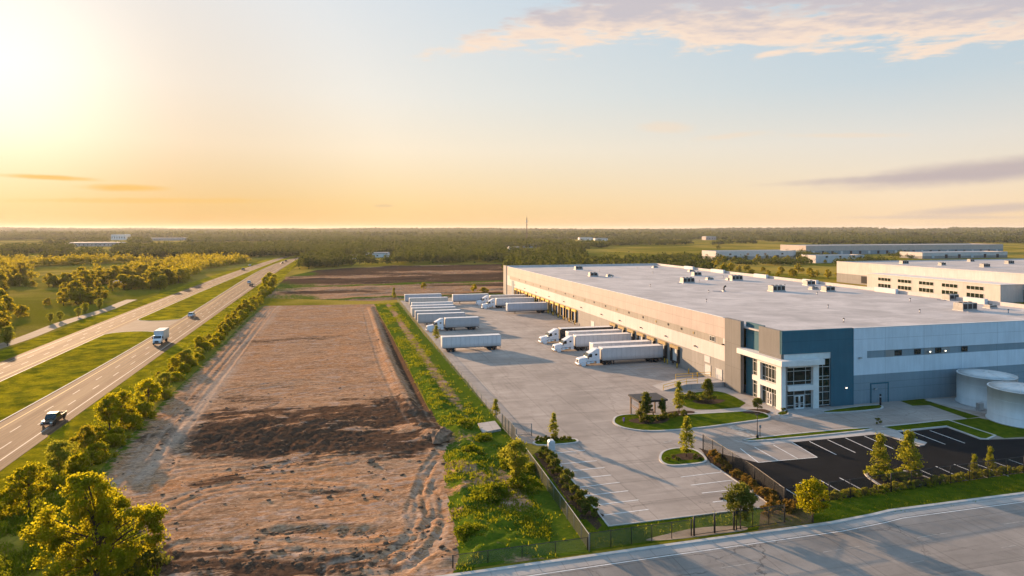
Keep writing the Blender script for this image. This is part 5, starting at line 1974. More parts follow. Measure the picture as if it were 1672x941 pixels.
WEST = ANG + math.pi                       # noses away from the loading wall
semi = make_semi(M['trailer_white'], "white semi truck docked nearest the blue entrance corner")
place(semi, L(45.4, -.75), WEST)
s2 = place(copy_tree(semi), L(64.0, -.75), WEST, "white semi truck docked second from the blue entrance corner, white tractor in front")
s3 = place(make_semi(M['trailer_black'], "white semi tractor with a black trailer, docked at left of the near dock group"), L(76.8, -.75), WEST)
trl = make_trailer(M['trailer_white'], "white trailer without tractor docked just behind the nearest docked semi")
place(trl, L(51.6, -.75), WEST)
place(copy_tree(trl), L(70.3, -.75), WEST, "white trailer without tractor docked between the white semi and the black-trailer semi")
place(copy_tree(trl), L(FAR_DOCKS[5], -.75), WEST, "lone pale trailer backed up to the far yellow framed docks")
place(copy_tree(semi), L(FAR_DOCKS[8], -.75), WEST, "front semi truck with white cab docked in the far dock group")
place(copy_tree(semi), L(FAR_DOCKS[10], -.75), WEST, "white-cabbed semi truck docked at far end, half hidden behind another semi")
place(copy_tree(trl), L(FAR_DOCKS[11] + 1, -16), WEST + .02, "tan-topped trailer standing at the far end of the yard behind the docked semis")


def rear_right(px, py, rz=0.0):
    return G(px, py), WEST + rz


grey_t = make_trailer(M['trailer_grey'], "trailer", False)
dol = make_trailer(M['trailer_white'], "lone white trailer in the middle of the yard, on wheels at both ends", True)
p, rz = rear_right(819, 570)
place(dol, p, rz, None)
gs = make_semi(M['trailer_grey'], "pale grey semi truck parked by the yard fence, its cab beside the grass strip", 11.2)
p, rz = rear_right(779, 537.5)
place(gs, p, rz)
p, rz = rear_right(744, 532)
ROWG = [(grey_t, (757, 528.5), "pale trailer directly behind the fence-side semi, front of the packed row")]
place(grey_t, G(757, 529.5), WEST, "pale trailer directly behind the fence-side semi, nearest of the packed row")
for (px, py), lab in (((751, 524), "second pale trailer of the packed row by the fence"), ((746, 519), "third pale trailer of the packed row by the fence"), ((742, 514.5), "rearmost pale trailer of the packed row by the fence")):
    place(copy_tree(grey_t), G(px, py), WEST, lab, "packed row of trailers by the fence")
grey_t["group"] = "packed row of trailers by the fence"
place(copy_tree(trl), G(740, 509.5), WEST, "white trailer standing forward of the packed row, long side towards the viewer")
place(copy_tree(trl), G(731, 501), WEST, "pale trailer second from the far end of the fence-side row")
place(copy_tree(trl), G(719, 494.5), WEST, "pale trailer at the far end of the fence-side row")


def car_parts(t, paint, kind):
    lx = {'suv': 4.7, 'sedan': 4.6, 'pickup': 5.8}[kind]
    w, hw = .93, .80
    z0, z1, z2 = .34, (1.0 if kind != 'sedan' else .86), (1.78 if kind != 'sedan' else 1.43)
    b = MB()
    f = lx / 2
    b.profile([(-f, .42), (-f + .15, z0), (f - .12, z0), (f, .5), (f - .04, z1 - .22), (f - .35, z1 - .06), (f - 1.35, z1), (-f + .05, z1), (-f, z1 - .15)], -w, w, 0, lambda x, z: .93 if abs(x) > f - .2 else 1.0)
    body = b.build("body", paint, t, bevel=.06)
    if kind == 'pickup':
        cab = [(-.55, z1 + .003), (1.55, z1 + .003), (.95, z2), (-.4, z2)]
    elif kind == 'suv':
        cab = [(-f + .08, z1 + .003), (1.1, z1 + .003), (.45, z2), (-f + .4, z2)]
    else:
        cab = [(-f + .5, z1 + .003), (1.25, z1 + .003), (.5, z2), (-1.1, z2)]
    c = MB()
    tp = lambda x, z: .82 if z > z1 + .2 else 1.0
    c.profile(cab, -w * .96, w * .96, 0, tp)
    c.build("cabin", paint, t, bevel=.05)
    gl = MB()
    (xa, _), (xb, _), (xc, zc), (xd, _) = cab
    mid = lambda a, b, k: a + (b - a) * k
    # windscreen and back glass, then the side windows, each a few mm proud of the cabin
    for (p, q, o) in (((xb, z1), (xc, zc), .02), ((xa, z1), (xd, zc), -.02)):
        x1, zq1 = mid(p[0], q[0], .18), mid(p[1], q[1], .18)
        x2, zq2 = mid(p[0], q[0], .88), mid(p[1], q[1], .88)
        y1, y2 = w * .96 * .90, w * .96 * .82 * .88
        gl.add([(x1 + o, -y1, zq1 + .015), (x1 + o, y1, zq1 + .015), (x2 + o, y2, zq2 + .015), (x2 + o, -y2, zq2 + .015)], [(0, 1, 2, 3)])
    for s in (-1, 1):
        y1, y2 = w * .96 * .975 + .012, w * .96 * .84 + .012
        zb, zt = mid(z1, zc, .2), mid(z1, zc, .85)
        gl.add([(mid(xa, xd, .3) + .12, s * y1, zb), (mid(xb, xc, .3) - .18, s * y1, zb), (xc - .05, s * y2, zt), (xd + .1, s * y2, zt)], [(0, 1, 2, 3)])
    gl.build("window_glass", M['glass'], t)
    if kind == 'pickup':
        m = MB(); m.box(-f + .1, -.62, -w + .1, w - .1, z1 + .004, z1 + .012); m.build("cargo_bed", M['dark'], t)
        m = MB(); m.box(-f + .02, -.6, -w, -w + .1, z1 + .002, z1 + .14); m.box(-f + .02, -.6, w - .1, w, z1 + .002, z1 + .14); m.box(-f + .02, -f + .1, -w + .1, w - .1, z1 + .002, z1 + .14); m.build("bed_rail", paint, t)
    for x in (f - .95, -f + 1.0):
        for s in (-1, 1):
            wheel(t, x, s * (w + .01), .37 if kind != 'sedan' else .33, .24, .22)
    for s in (-1, 1):
        m = MB(); m.box(f - .12, f + .015, s * .68 - .17, s * .68 + .17, z1 - .34, z1 - .16); m.build("headlight", M['lamp_glass'], t)
        m = MB(); m.box(-f - .012, -f + .08, s * .76 - .10, s * .76 + .10, z1 - .32, z1 - .08); m.build("tail_light", M['red_glass'], t)
    m = MB(); m.box(f - .1, f + .012, -.46, .46, z1 - .42, z1 - .18); m.build("grille", M['grille'], t)
    m = MB(); m.box(f - .1, f + .05, -.86, .86, .36, .52); m.box(-f - .05, -f + .1, -.86, .86, .40, .55); m.build("bumper", M['chrome'], t)


PAINT = {k: plain(k + "_car_paint", c, .25, .1, .04, 1, .6) for k, c in
         {"dark_green": (.022, .028, .022), "white": (.7, .7, .7), "black": (.02, .02, .022), "silver": (.38, .38, .39), "grey": (.11, .11, .115)}.items()}


def make_car(kind, paint, label, name="parked_car", cat="car"):
    t = thing(name, label, cat)
    car_parts(t, PAINT[paint], kind)
    return t


def hwy_dir(side, d):
    a, b = ('near_left', 'near_right') if side == 'near' else ('far_left', 'far_right')
    c = lambda q: float(edge(a, q) + edge(b, q)) / 2
    return math.atan2(4.0, c(d + 2) - c(d - 2))     # heading away from the viewer


def on_road(o, px, py, side, towards=True, label=None):
    x, y = G(px, py, .1)
    a = hwy_dir(side, y) + (math.pi if towards else 0)
    return place(o, (x, y, .106), a, label)


pk = make_car('pickup', 'dark_green', "dark pickup truck driving on the near carriageway past the row of trees", "pickup_truck", "pickup")
on_road(pk, 88, 690, 'near', True)
sv = make_car('suv', 'white', "white car on the highway just beyond the box truck", "highway_car")
on_road(sv, 313, 517.5, 'near', False)

bt = thing("box_truck", "grey-white box truck driving towards the viewer beside the median gap", "truck")
m = MB(); m.box(-4.4, 1.9, -1.25, 1.25, 1.05, 3.75); m.build("cargo_box", M['trailer_white'], bt, bevel=.05)
m = MB()
for s in (-1, 1):
    m.box(-4.4, 1.9, s * 1.26 - .01, s * 1.26 + .01, 1.0, 1.12); m.box(-4.4, 1.9, s * 1.26 - .01, s * 1.26 + .01, 3.62, 3.75)
    for k in range(1, 6):
        x = -4.4 + 6.3 * k / 6
        m.box(x - .03, x + .03, s * 1.255 - .01, s * 1.255 + .01, 1.13, 3.61)
m.build("side_rail", M['trailer_grey'], bt)
m = MB(); m.profile([(2.05, .7), (4.1, .55), (4.2, 1.2), (4.05, 1.5), (3.35, 1.72), (2.85, 2.55), (2.05, 2.6)], -1.1, 1.1, 0, lambda x, z: 1.0 if x < 3.5 else .93); cab = m.build("cab", M['truck_white'], bt, bevel=.08)
m = MB(); m.add([(3.37, -.95, 1.78), (3.37, .95, 1.78), (2.93, .92, 2.48), (2.93, -.92, 2.48)], [(0, 1, 2, 3)]); m.build("windscreen", M['glass'], cab)
for s in (-1, 1):
    m = MB(); m.add([(2.2, s * 1.108, 1.7), (3.2, s * 1.108, 1.7), (2.8, s * 1.108, 2.42), (2.2, s * 1.108, 2.42)], [(0, 1, 2, 3)]); m.build("side_window", M['glass'], cab)
    m = MB(); m.box(3.95, 4.2, s * .8 - .15, s * .8 + .15, .95, 1.15); m.build("headlight", M['lamp_glass'], bt)
    m = MB(); m.box(2.8, 2.95, s * 1.32 - .1, s * 1.32 + .1, 1.6, 2.2); m.build("mirror", M['chassis'], bt)
    wheel(bt, 3.15, s * 1.12, .48, .28, .25)
    wheel(bt, -2.6, s * 1.2, .48, .28, .25, True)
m = MB(); m.box(4.08, 4.23, -.5, .5, .75, 1.25); m.build("grille", M['grille'], bt)
m = MB(); m.box(4.0, 4.35, -1.08, 1.08, .38, .62); m.build("bumper", M['chassis'], bt, bevel=.04)
m = MB(); m.box(-4.3, 3.6, -.45, .45, .6, .98); m.build("chassis", M['chassis'], bt)
on_road(bt, 262, 560, 'near', True)

sed = make_car('sedan', 'black', "dark car on the near carriageway left of the end of the tree row", "highway_car")
on_road(sed, 410, 467.5, 'near', False)
for k, (src, paint, px, py, side, tw, lab) in enumerate((
        (sv, 'grey', 397, 441.5, 'far', True, "tiny dark car alone on the far carriageway, nearest of the distant ones"),
        (sed, 'white', 408, 434.5, 'far', True, "tiny pale car on the far carriageway at the bend"),
        (sed, 'black', 461, 430.5, 'near', False, "tiny dark car, lower of the pair where the highway meets the woods"),
        (sv, 'black', 467, 427.5, 'near', False, "tiny dark vehicle, upper of the pair where the highway meets the woods"),
        (sv, 'white', 407, 463.0, 'near', False, "small pale car just ahead of the dark car near the tree row's end"))):
    o = copy_tree(src)
    for ch in o.children:
        if ch.name.split('.')[0] in ('body', 'cabin'):
            ch.data = ch.data.copy()
            ch.data.materials[0] = PAINT[paint]
    on_road(o, px, py, side, tw, lab)
# trailers in the field left of the highway
tv = thing("parked_trailer", "white trailer with a reddish end parked in the field left of the highway", "trailer", (*G(198, 466), 0), ANG)
m = MB(); m.box(-4, 4.2, -1.2, 1.2, .9, 2.9); m.build("body", M['trailer_white'], tv, bevel=.05)
m = MB(); m.box(-4.9, -4.01, -1.1, 1.1, .7, 2.2); m.build("end_box", plain("rust_red_paint", (.30, .09, .06), .6), tv)
for x in (-2.5, 2.6):
    for s in (-1, 1):
        wheel(tv, x, s * 1.1, .45)

# a few trailers with another tone of paint, and none parked quite square
M['trailer_cream'] = grimy("cream_trailer_skin", (0.58, 0.53, 0.46))
M['trailer_blue'] = grimy("pale_blue_trailer_skin", (0.47, 0.52, 0.57))
allt = [o for o in COL.objects if o.parent is None and o.name.split('.')[0] in ("semi_trailer", "semi_truck")]
for k, o in enumerate(allt):
    if "dock" not in o["label"]:
        o.rotation_euler.z += rnd.uniform(-.018, .018)
        o.location.x += rnd.uniform(-.5, .5)
    if "packed row" in o["label"] or "far" in o["label"]:
        for ch in o.children:
            if ch.name.startswith("trailer_box") and k % 3:
                ch.data = ch.data.copy()
                ch.data.materials[0] = M['trailer_cream'] if k % 3 == 1 else M['trailer_blue']


# ------------------------------------------------------------------ trees
def cards(c, size, nrm, asp=0.55, rng=R):
    """leaf-cluster diamonds: centres, sizes, facing"""
    n = len(c)
    a = rng.normal(size=(n, 3))
    nrm = nrm / (np.linalg.norm(nrm, axis=1, keepdims=True) + 1e-9)
    t = np.cross(nrm, a); t /= np.linalg.norm(t, axis=1, keepdims=True) + 1e-9
    b = np.cross(nrm, t)
    size = np.broadcast_to(np.asarray(size), (n,))[:, None]
    w = asp * rng.uniform(.75, 1.3, (n, 1))
    V = np.stack([c + t * size, c + b * size * w, c - t * size * .85, c - b * size * w], 1)
    V[:, 1] += nrm * size * .12; V[:, 3] += nrm * size * .12
    return V.reshape(-1, 3), np.arange(4 * n).reshape(n, 4)


def crown_mesh(name, rng, h0, h1, rad, clumps, per, leaf, mat, shape='round', jitter=.6, spread=.34, core=.2, lobes=None, wob=.16):
    """leaf clusters round many clump centres in the crown's volume; every clump has its own tone"""
    C = []
    ph = rng.uniform(0, 6)
    while len(C) < clumps:
        u = rng.uniform(0, 1) ** .8
        z = h0 + (h1 - h0) * u
        if shape == 'round':
            prof = math.sin(math.pi * min(1, .12 + .86 * u)) ** .6
        elif shape == 'cone':
            prof = (1 - u) ** .8 * min(1, u * 6 + .35) + .06
        elif shape == 'vase':
            prof = min(1, .25 + 1.1 * u) * (1 if u < .72 else max(.15, 1 - (u - .72) * 2.6))
        else:
            prof = math.sqrt(max(0, 1 - (u * .98) ** 2))
        r = rad * prof * (core + (1 - core) * math.sqrt(rng.uniform(0, 1)))
        a = rng.uniform(0, 2 * math.pi)
        if lobes is not None:
            q = lobes[rng.integers(len(lobes))]
            g3 = rng.normal(size=3); g3 /= np.linalg.norm(g3)
            g3 *= rng.uniform(.35, 1) ** .5 * q[3]
            C.append((q[0] + g3[0], q[1] + g3[1], max(.4, q[2] + g3[2] * .8)))
            continue
        r *= 1 + wob * math.sin(2 * a + 1.3 * z + ph) + wob * .7 * math.sin(3 * a - 2 * z + 2 * ph)
        C.append((r * math.cos(a), r * math.sin(a), z))
    C = np.array(C)
    tone = rng.uniform(0, 1, clumps)
    sp = rad * spread * rng.uniform(.6, 1.25, clumps)
    idx = np.repeat(np.arange(clumps), per)
    g = rng.normal(size=(len(idx), 3))
    g /= np.linalg.norm(g, axis=1, keepdims=True)
    rr = rng.uniform(.1, 1, (len(idx), 1)) ** .75 * (1 + .5 * (rng.uniform(0, 1, (len(idx), 1)) > .82))
    P = C[idx] + g * rr * sp[idx][:, None] * np.array([1, 1, .72])
    P[:, 2] = np.maximum(P[:, 2], .05)
    nr = g * (1 - jitter) + rng.normal(size=g.shape) * jitter
    size = leaf * rng.uniform(.6, 1.35, len(idx))
    V, Q = cards(P, size, nr, .6, rng)
    tint = np.repeat(np.clip(tone[idx] * .6 + rng.uniform(0, .4, len(idx)), 0, 1), 4)
    return fast_mesh(name, V, Q, mat, {'tint': tint}), C


def trunk_mesh(name, rng, C, h0, h1, r0, limbs, lean=.04, seg=7):
    m = MB()
    pts = []
    n = 5
    for i in range(n + 1):
        z = (h0 + (h1 - h0) * .55) * i / n
        pts.append((rng.normal() * lean * z * .4, rng.normal() * lean * z * .4, z - (.15 if i == 0 else 0)))
    for i in range(n):
        f0, f1 = r0 * (1 - .75 * i / n), r0 * (1 - .75 * (i + 1) / n)
        m.tube(pts[i], pts[i + 1], f0 * (1.35 if i == 0 else 1), f1, seg)
    for k in rng.choice(len(C), min(limbs, len(C)), replace=False):
        c = C[k]
        i = min(n - 1, max(1, int(c[2] / (pts[-1][2] + .01) * n * .7)))
        b = pts[i]
        mid = ((b[0] + c[0]) / 2, (b[1] + c[1]) / 2, (b[2] * .4 + c[2] * .6))
        m.tube(b, mid, r0 * .34, r0 * .2, 5)
        m.tube(mid, tuple(c), r0 * .2, r0 * .06, 4)
    return m.mesh(name, M['bark'])


def make_tree(name, label, h, trunk, rad, clumps, per, leaf, mat, shape, r0, limbs, seed, group=None, cat="tree", **kw):
    rng = np.random.default_rng(seed)
    t = thing(name, label, cat, (0, 0, 0), 0, group)
    cm, C = crown_mesh("crown", rng, trunk, h, rad, clumps, per, leaf, mat, shape, **kw)
    link("crown", cm, t)
    if r0:
        link("trunk", trunk_mesh("trunk", rng, C, trunk, h, r0, limbs), t)
    return t


def make_shrub(name, label, h, rad, clumps, per, leaf, mat, seed, group=None, shape='dome', cat="shrub"):
    rng = np.random.default_rng(seed)
    cm, C = crown_mesh(name, rng, .1, h, rad, clumps, per, leaf, mat, shape, spread=.34)
    return tag(link(name, cm), label, cat, group)


# big tree in the foreground and its lower neighbours
bigt = make_tree("broadleaf_tree", "largest tree, big yellow-green crown standing at the bottom left corner by the bare soil", 10.6, 2.0, 4.9, 160, 240, .125, M['leaf_road'], 'round', .30, 90, 3, None, spread=.150,
                 lobes=((-.6, 0, 8.6, 1.9), (.9, .4, 7.6, 1.8), (-2.6, -.3, 6.6, 2.0), (2.7, 0, 6.3, 2.0), (0, -1.6, 5.4, 2.2), (-3.3, .6, 4.2, 1.8), (3.5, -.6, 4.0, 1.9), (.4, 2.0, 5.8, 2.0), (1.6, -2.2, 3.4, 1.7), (-1.6, -2.2, 3.2, 1.7), (-1.2, .3, 9.8, .9), (4.3, .2, 5.6, 1.0), (-4.2, 0, 5.8, 1.0)))
place(bigt, G(158, 958), .4)
u1 = make_shrub("broad_shrub", "dark green bush at the foot of the largest tree, beside the bare soil", 2.2, 2.0, 26, 120, .16, M['leaf_dark'], 31)
place(u1, G(232, 930))

# the roadside row: free-standing trees towards the viewer, a continuous belt farther away
row_a = make_tree("roadside_tree", "x", 5.6, 1.7, 2.1, 50, 130, .14, M['leaf_road'], 'round', .13, 18, 11, None)
row_b = make_tree("roadside_tree", "x", 5.0, 1.2, 2.0, 44, 120, .14, M['leaf_yard'], 'vase', .11, 16, 12, None, spread=.36)
row_c = make_tree("roadside_tree", "x", 4.4, .7, 1.9, 44, 110, .14, M['leaf_wood'], 'dome', .10, 14, 13, None)
row_d = make_shrub("roadside_shrub", "x", 2.0, 1.7, 30, 110, .13, M['leaf_road'], 14)
seen = set()


def put(src, loc, rz, sc, label, group):
    o = src if src.name not in seen else copy_tree(src)
    seen.add(src.name)
    return place(o, loc, rz, label, group, sc)


ROW = [((47, 834), row_a, .92, "round-crowned roadside tree with a bare trunk just left of the largest tree"),
       ((96, 779), row_b, .9, "loose spreading roadside tree above the largest tree"),
       ((138, 741), row_c, .85, "narrow dark roadside tree with low branches, third up the row from the largest tree"),
       ((179, 705), row_a, 1.02, "tall roadside tree, left of the touching pair beside the pickup"),
       ((198, 696), row_a, 1.0, "tall roadside tree, right of the touching pair beside the pickup"),
       ((242, 669), row_a, .95, "dark round roadside tree standing alone above the touching pair"),
       ((268, 640), row_b, .75, "small roadside tree between the lone round tree and the belt of trees")]
for p, src, sc, lab in ROW:
    put(src, G(*p), rnd.uniform(0, 6.3), sc, lab, "trees along the near side of the highway")
for p, sc, lab in (((156, 722), 1.1, "leafy bush right of the narrow dark roadside tree"), ((160, 752), 1.15, "bush on the soil side of the narrow dark roadside tree"), ((130, 768), 1.0, "small bush between the loose spreading tree and the largest tree"),
                   ((182, 730), .9, "low bush left of the touching pair's trunks"), ((212, 700), 1.2, "bush at the foot of the touching pair on the soil side"), ((228, 683), 1.3, "wide bush below the lone round roadside tree"),
                   ((262, 652), 1.1, "bush right of the lone round roadside tree"), ((6, 842), 1.3, "bush cut by the photo's left edge beside the round-crowned tree"), ((85, 800), .8, "small bush below the loose spreading tree"), ((190, 720), .9, "low bush right below the touching pair")):
    put(row_d, G(*p), rnd.uniform(0, 6.3), sc, lab, "bushes along the near side of the highway")

belt = [(272, 622), (290, 607), (308, 592), (324, 577), (340, 563), (356, 549), (372, 535), (386, 522), (399, 510), (411, 499), (421, 490), (430, 482), (437, 475), (441, 470)]
bd = [G(*p) for p in belt]
cum = [0]
for a, b in zip(bd[:-1], bd[1:]):
    cum.append(cum[-1] + math.hypot(b[0] - a[0], b[1] - a[1]))
s, k = 0.0, 0
while s < cum[-1]:
    i = max(j for j in range(len(cum)) if cum[j] <= s)
    i = min(i, len(bd) - 2)
    f = (s - cum[i]) / (cum[i + 1] - cum[i])
    x, y = bd[i][0] * (1 - f) + bd[i + 1][0] * f, bd[i][1] * (1 - f) + bd[i + 1][1] * f
    src = (row_a, row_c, row_b, row_c)[rnd.randrange(4)]
    put(src, (x + rnd.uniform(-1.3, 1.0), y + rnd.uniform(-1, 1), 0), rnd.uniform(0, 6.3), rnd.uniform(.38, .80), "yellow-green roadside tree in the dense belt between the highway and the bare lot", "belt of trees beside the highway")
    if k % 2 == 0:
        put(row_d, (x + rnd.uniform(.8, 2.2), y + rnd.uniform(-1, 1), 0), rnd.uniform(0, 6.3), rnd.uniform(.7, 1.1), "low bush at the foot of the dense roadside belt of trees", "bushes under the belt of trees")
    s += rnd.uniform(2.4, 5.0)
    k += 1
for p in ((447, 466), (440, 462), (433, 470), (445, 472)):
    put(row_a, G(*p), rnd.uniform(0, 6.3), 1.1, "taller rounded tree at the far end of the roadside belt", "trees at the far end of the belt")

# young trees of the estate
Y = M['leaf_yard']
spire = make_tree("conical_tree", "young conical yellow-green tree on the mulched driveway island in front of the lawn", 5.6, .8, 1.15, 80, 52, .105, Y, 'cone', .07, 16, 21, None, spread=.36, core=.05, wob=.08)
place(spire, (*G(1121, 747), .13), 0)
o = place(copy_tree(spire), (*G(1437, 774), .13), 1.0, "yellow-green young tree, left of the two on the asphalt car park island", None, (1.15, 1.15, .92))
o = place(copy_tree(spire), (*G(1484, 777), .13), 2.0, "yellow-green young tree, right and broader of the two on the asphalt car park island", None, (1.35, 1.35, 1.02))
o = place(copy_tree(spire), (*G(904, 719), .13), 3.0, "slim pale young tree on the small island at the parking lot's corner", None, (.72, .72, .72))
o = place(copy_tree(spire), (*G(1108.5, 674), .13), 4.0, "slender young tree standing between the shelter and the lawn path", None, (1.0, 1.0, .95))
dark = make_tree("dense_young_tree", "dark dense young tree standing before the shelter's posts", 4.8, .6, 1.4, 80, 60, .14, M['leaf_dark'], 'cone', .08, 16, 22, None, spread=.36, core=.05, wob=.1)
place(dark, (*G(1055, 690), .13), .5, None, None, 1.0)
place(copy_tree(dark), (*G(1156, 657), .04), 1.5, "bushy dark green tree on its mulch ring beside the loading platform", None, (1.15, 1.15, .88))
st = make_tree("dense_young_tree", "dark round-crowned young tree behind the street gate at the parking lot's corner", 4.9, 1.3, 1.45, 80, 70, .12, M['leaf_dark'], 'round', .07, 18, 23, None, spread=.34)
place(st, G(1209, 864), .2)
place(copy_tree(row_a), G(1327, 853), 2.2, "yellow-green young street tree at the black fence, beside the street lawn", None, (.78, .78, .82))
place(copy_tree(dark), (*G(1081, 686), .13), 2.6, "small narrow tree under the right edge of the shelter roof", None, (.62, .62, .72))
place(copy_tree(st), (*G(1237, 672), .13), .9, "tiny thin-trunked tree with flat brown crown by the entrance path", None, (.62, .62, .46))
place(copy_tree(row_b), (*G(842, 792), .3), 1.0, "leafy yellow-green tree on the grassy bank beside the screened fence", None, (.95, .95, 1.02))
place(copy_tree(spire), (*G(809, 682), .1), 1.7, "small thin tree at the fence above the concrete gate pad", None, (.75, .75, .55))
place(copy_tree(spire), (*G(712, 556), .1), 2.7, "thin yellowish sapling at the fence by the lone white trailer", None, (1.0, 1.0, .75))
place(copy_tree(spire), (*G(643, 489), .1), 2.2, "thin sapling at the far corner of the truck yard", None, (1.0, 1.0, .95))
place(copy_tree(row_c), (*G(692, 473), .1), 1.2, "small round tree at the edge of the scraped field behind the trailers", None, .8)
place(copy_tree(row_c), (*G(774, 478), .1), 2.1, "small round bright tree beyond the far end of the yard", None, .9)
place(copy_tree(row_c), (*G(790, 480), .1), 4.1, "wide low tree beyond the yard beside the far white trailer", None, (1.2, 1.2, .7))
# shrubs
hd = make_shrub("hedge_shrub", "x", 2.1, .95, 22, 90, .12, M['leaf_dark'], 41, None, 'round')
for p, sc, lab in (((900.5, 762), .95, "dark hedge shrub, second behind the pale cabinet"), ((910, 775), 1.0, "rounded hedge shrub left of the third parking line"), ((925, 797), 1.1, "upright hedge shrub in the middle of the parking hedge"),
                   ((941, 818), .9, "narrow hedge shrub, second from the street end of the parking hedge row"), ((951, 828), .95, "hedge shrub touching the one nearest the street"), ((965, 844), 1.05, "hedge shrub on its own mulch ring, nearest the street"),
                   ((888, 748), .8, "low hedge shrub right beside the pale cabinet"), ((893, 753), .8, "hedge shrub just behind the pale cabinet")):
    put(hd, G(*p), rnd.uniform(0, 6), sc, lab, "hedge shrubs along the concrete parking lot")
rust = make_shrub("dry_shrub", "x", 1.1, .75, 12, 60, .13, M['leaf_rust'], 42, None)
edge_pts = [G(1158, 745), G(1198, 775), G(1236, 803), G(1272, 828)]
nsh = 26
for k in range(nsh):
    f = (k + .5) / nsh * 3
    i = min(2, int(f)); f -= i
    x = edge_pts[i][0] * (1 - f) + edge_pts[i + 1][0] * f + rnd.uniform(-.5, .5)
    y = edge_pts[i][1] * (1 - f) + edge_pts[i + 1][1] * f + rnd.uniform(-.4, .4)
    put(rust, (x, y, .04), rnd.uniform(0, 6), rnd.uniform(.6, 1.15), "rusty yellow ornamental shrub in the strip along the diagonal black fence", "dry shrubs along the diagonal fence")
for p in ((1262, 838), (1272, 836), (1284, 834), (1294, 838), (1304, 834), (1250, 842)):
    put(rust, (*G(*p), .03), rnd.uniform(0, 6), rnd.uniform(.8, 1.2), "dry brownish shrub behind the short fence at the gate", "dry shrubs behind the gate fence")
low = make_shrub("low_shrub", "x", .8, .8, 12, 60, .12, M['leaf_dark'], 43, None)
for px, py in [(1048, 690), (1070, 688), (1078, 687), (1086, 685.5), (1095, 683), (1103, 681), (1062, 691), (1116, 679)]:
    put(low, (*G(px, py), .14), rnd.uniform(0, 6), rnd.uniform(.7, 1.1), "low dark shrub in the mulch bed under the shelter trees", "low shrubs by the shelter")
for px, py in [(1131, 652), (1139, 654), (1128, 648), (1121, 652)]:
    put(low, (*G(px, py), .04), rnd.uniform(0, 6), rnd.uniform(.8, 1.2), "low dark shrub on the lawn beside the loading platform", "low shrubs by the platform")
for px, py in [(880, 722), (892, 721), (906, 720.5), (920, 720), (930, 720)]:
    put(low, (*G(px, py), .14), rnd.uniform(0, 6), rnd.uniform(.6, .9), "low shrub on the small corner island under the slim tree", "low shrubs on the corner island")
for px, py in [(1100, 748), (1106, 753), (1135, 750), (1144, 752), (1090, 753)]:
    put(low, (*G(px, py), .14), rnd.uniform(0, 6), rnd.uniform(.4, .7), "tiny low shrub round the conical tree on the driveway island", "low shrubs on the driveway island")
isl = make_shrub("low_shrub", "x", 1.0, .9, 14, 60, .12, M['leaf_yard'], 44, None)
for px, py in [(1424, 777), (1432, 782), (1446, 777), (1458, 780), (1470, 778), (1495, 781), (1452, 787), (1478, 787)]:
    put(isl, (*G(px, py), .14), rnd.uniform(0, 6), rnd.uniform(.7, 1.1), "leafy low shrub on the asphalt car park island", "low shrubs on the car park island")
for k in range(34):
    f = (k + .5) / 34
    x, y = G(1352 + 330 * f, 815.5 - 47 * f)
    put(isl, (x, y + rnd.uniform(-.2, .2), .02), rnd.uniform(0, 6), rnd.uniform(.55, .85), "clipped low hedge plant at the foot of the black fence along the street lawn", "low hedge along the black fence")
for (px, py), sc, lab in (((1591, 781), .55, "thin sapling inside the black fence, taller of the two at right"), ((1617, 771), .6, "thin sapling inside the black fence, farther right of the two")):
    place(copy_tree(spire), G(px, py), 1, lab, None, sc)
place(copy_tree(hd), (*G(1434, 693), .03), 0, "small dark round bush at the end of the narrow drive lawn", None, .5)
place(copy_tree(hd), (*G(1280, 678), .13), 0, "pale clipped bush at the foot of the corner entrance column", None, .55)
bush = make_shrub("wild_bush", "x", 2.0, 2.4, 30, 90, .18, M['leaf_weed'], 45, None)
for (px, py), sc, lab in (((800, 818), 1.0, "largest sprawling green bush in the middle of the grassy bank"), ((770, 745), .7, "green bush on the bank nearest the heaped spoil"), ((757, 700), .7, "green bush on the bank left of the gate pad"),
                          ((790, 722), .6, "green bush just below the gate pad"), ((855, 800), .8, "green bush at the foot of the leafy bank tree"), ((868, 770), .6, "bright bush against the screened fence"), ((770, 880), .7, "green bush on the bank nearest the street fence"), ((825, 765), .5, "yellow bush left of the leafy bank tree")):
    put(bush, (*G(px, py), .25), rnd.uniform(0, 6), (sc, sc, sc * .75), lab, "wild bushes on the grassy bank")
# boulders and clods of earth at the edge of the lot
def rock(name, lab, px, py, r, seed):
    rng = np.random.default_rng(seed)
    m = MB()
    seg, rings = 11, 7
    prof = []
    v, f = [], []
    for j in range(rings + 1):
        th = math.pi * j / rings
        for k in range(seg):
            a = 2 * math.pi * k / seg
            q = r * (1 + .22 * math.sin(3 * a + seed) * math.sin(th) + .18 * rng.normal())
            v.append((q * math.sin(th) * math.cos(a) * 1.25, q * math.sin(th) * math.sin(a), q * math.cos(th) * .62))
    for j in range(rings):
        for k in range(seg):
            f.append((j * seg + k, j * seg + (k + 1) % seg, (j + 1) * seg + (k + 1) % seg, (j + 1) * seg + k))
    m.add(v, f)
    o = m.build(name, M['rock'])
    o.location = (*G(px, py), r * .3 + .2)
    o.rotation_euler = (0, 0, rng.uniform(0, 6))
    return tag(o, lab, "boulder", "clods of earth at the edge of the bare lot")


rock("earth_boulder", "largest rounded clod of earth where the bare lot meets the grassy bank", 718, 722, 1.5, 1)
rock("earth_boulder", "lumpy clod of earth on top of the heap beside the grassy bank", 724, 712, 1.1, 2)
rock("earth_boulder", "dark clod of earth left of the largest one", 700, 719, .9, 3)
rock("earth_boulder", "small clod of earth at the far end of the dark heap", 690, 700, .8, 4)
rock("earth_boulder", "lone small clod of earth in the pale middle of the bare lot", 606, 757, .45, 5)

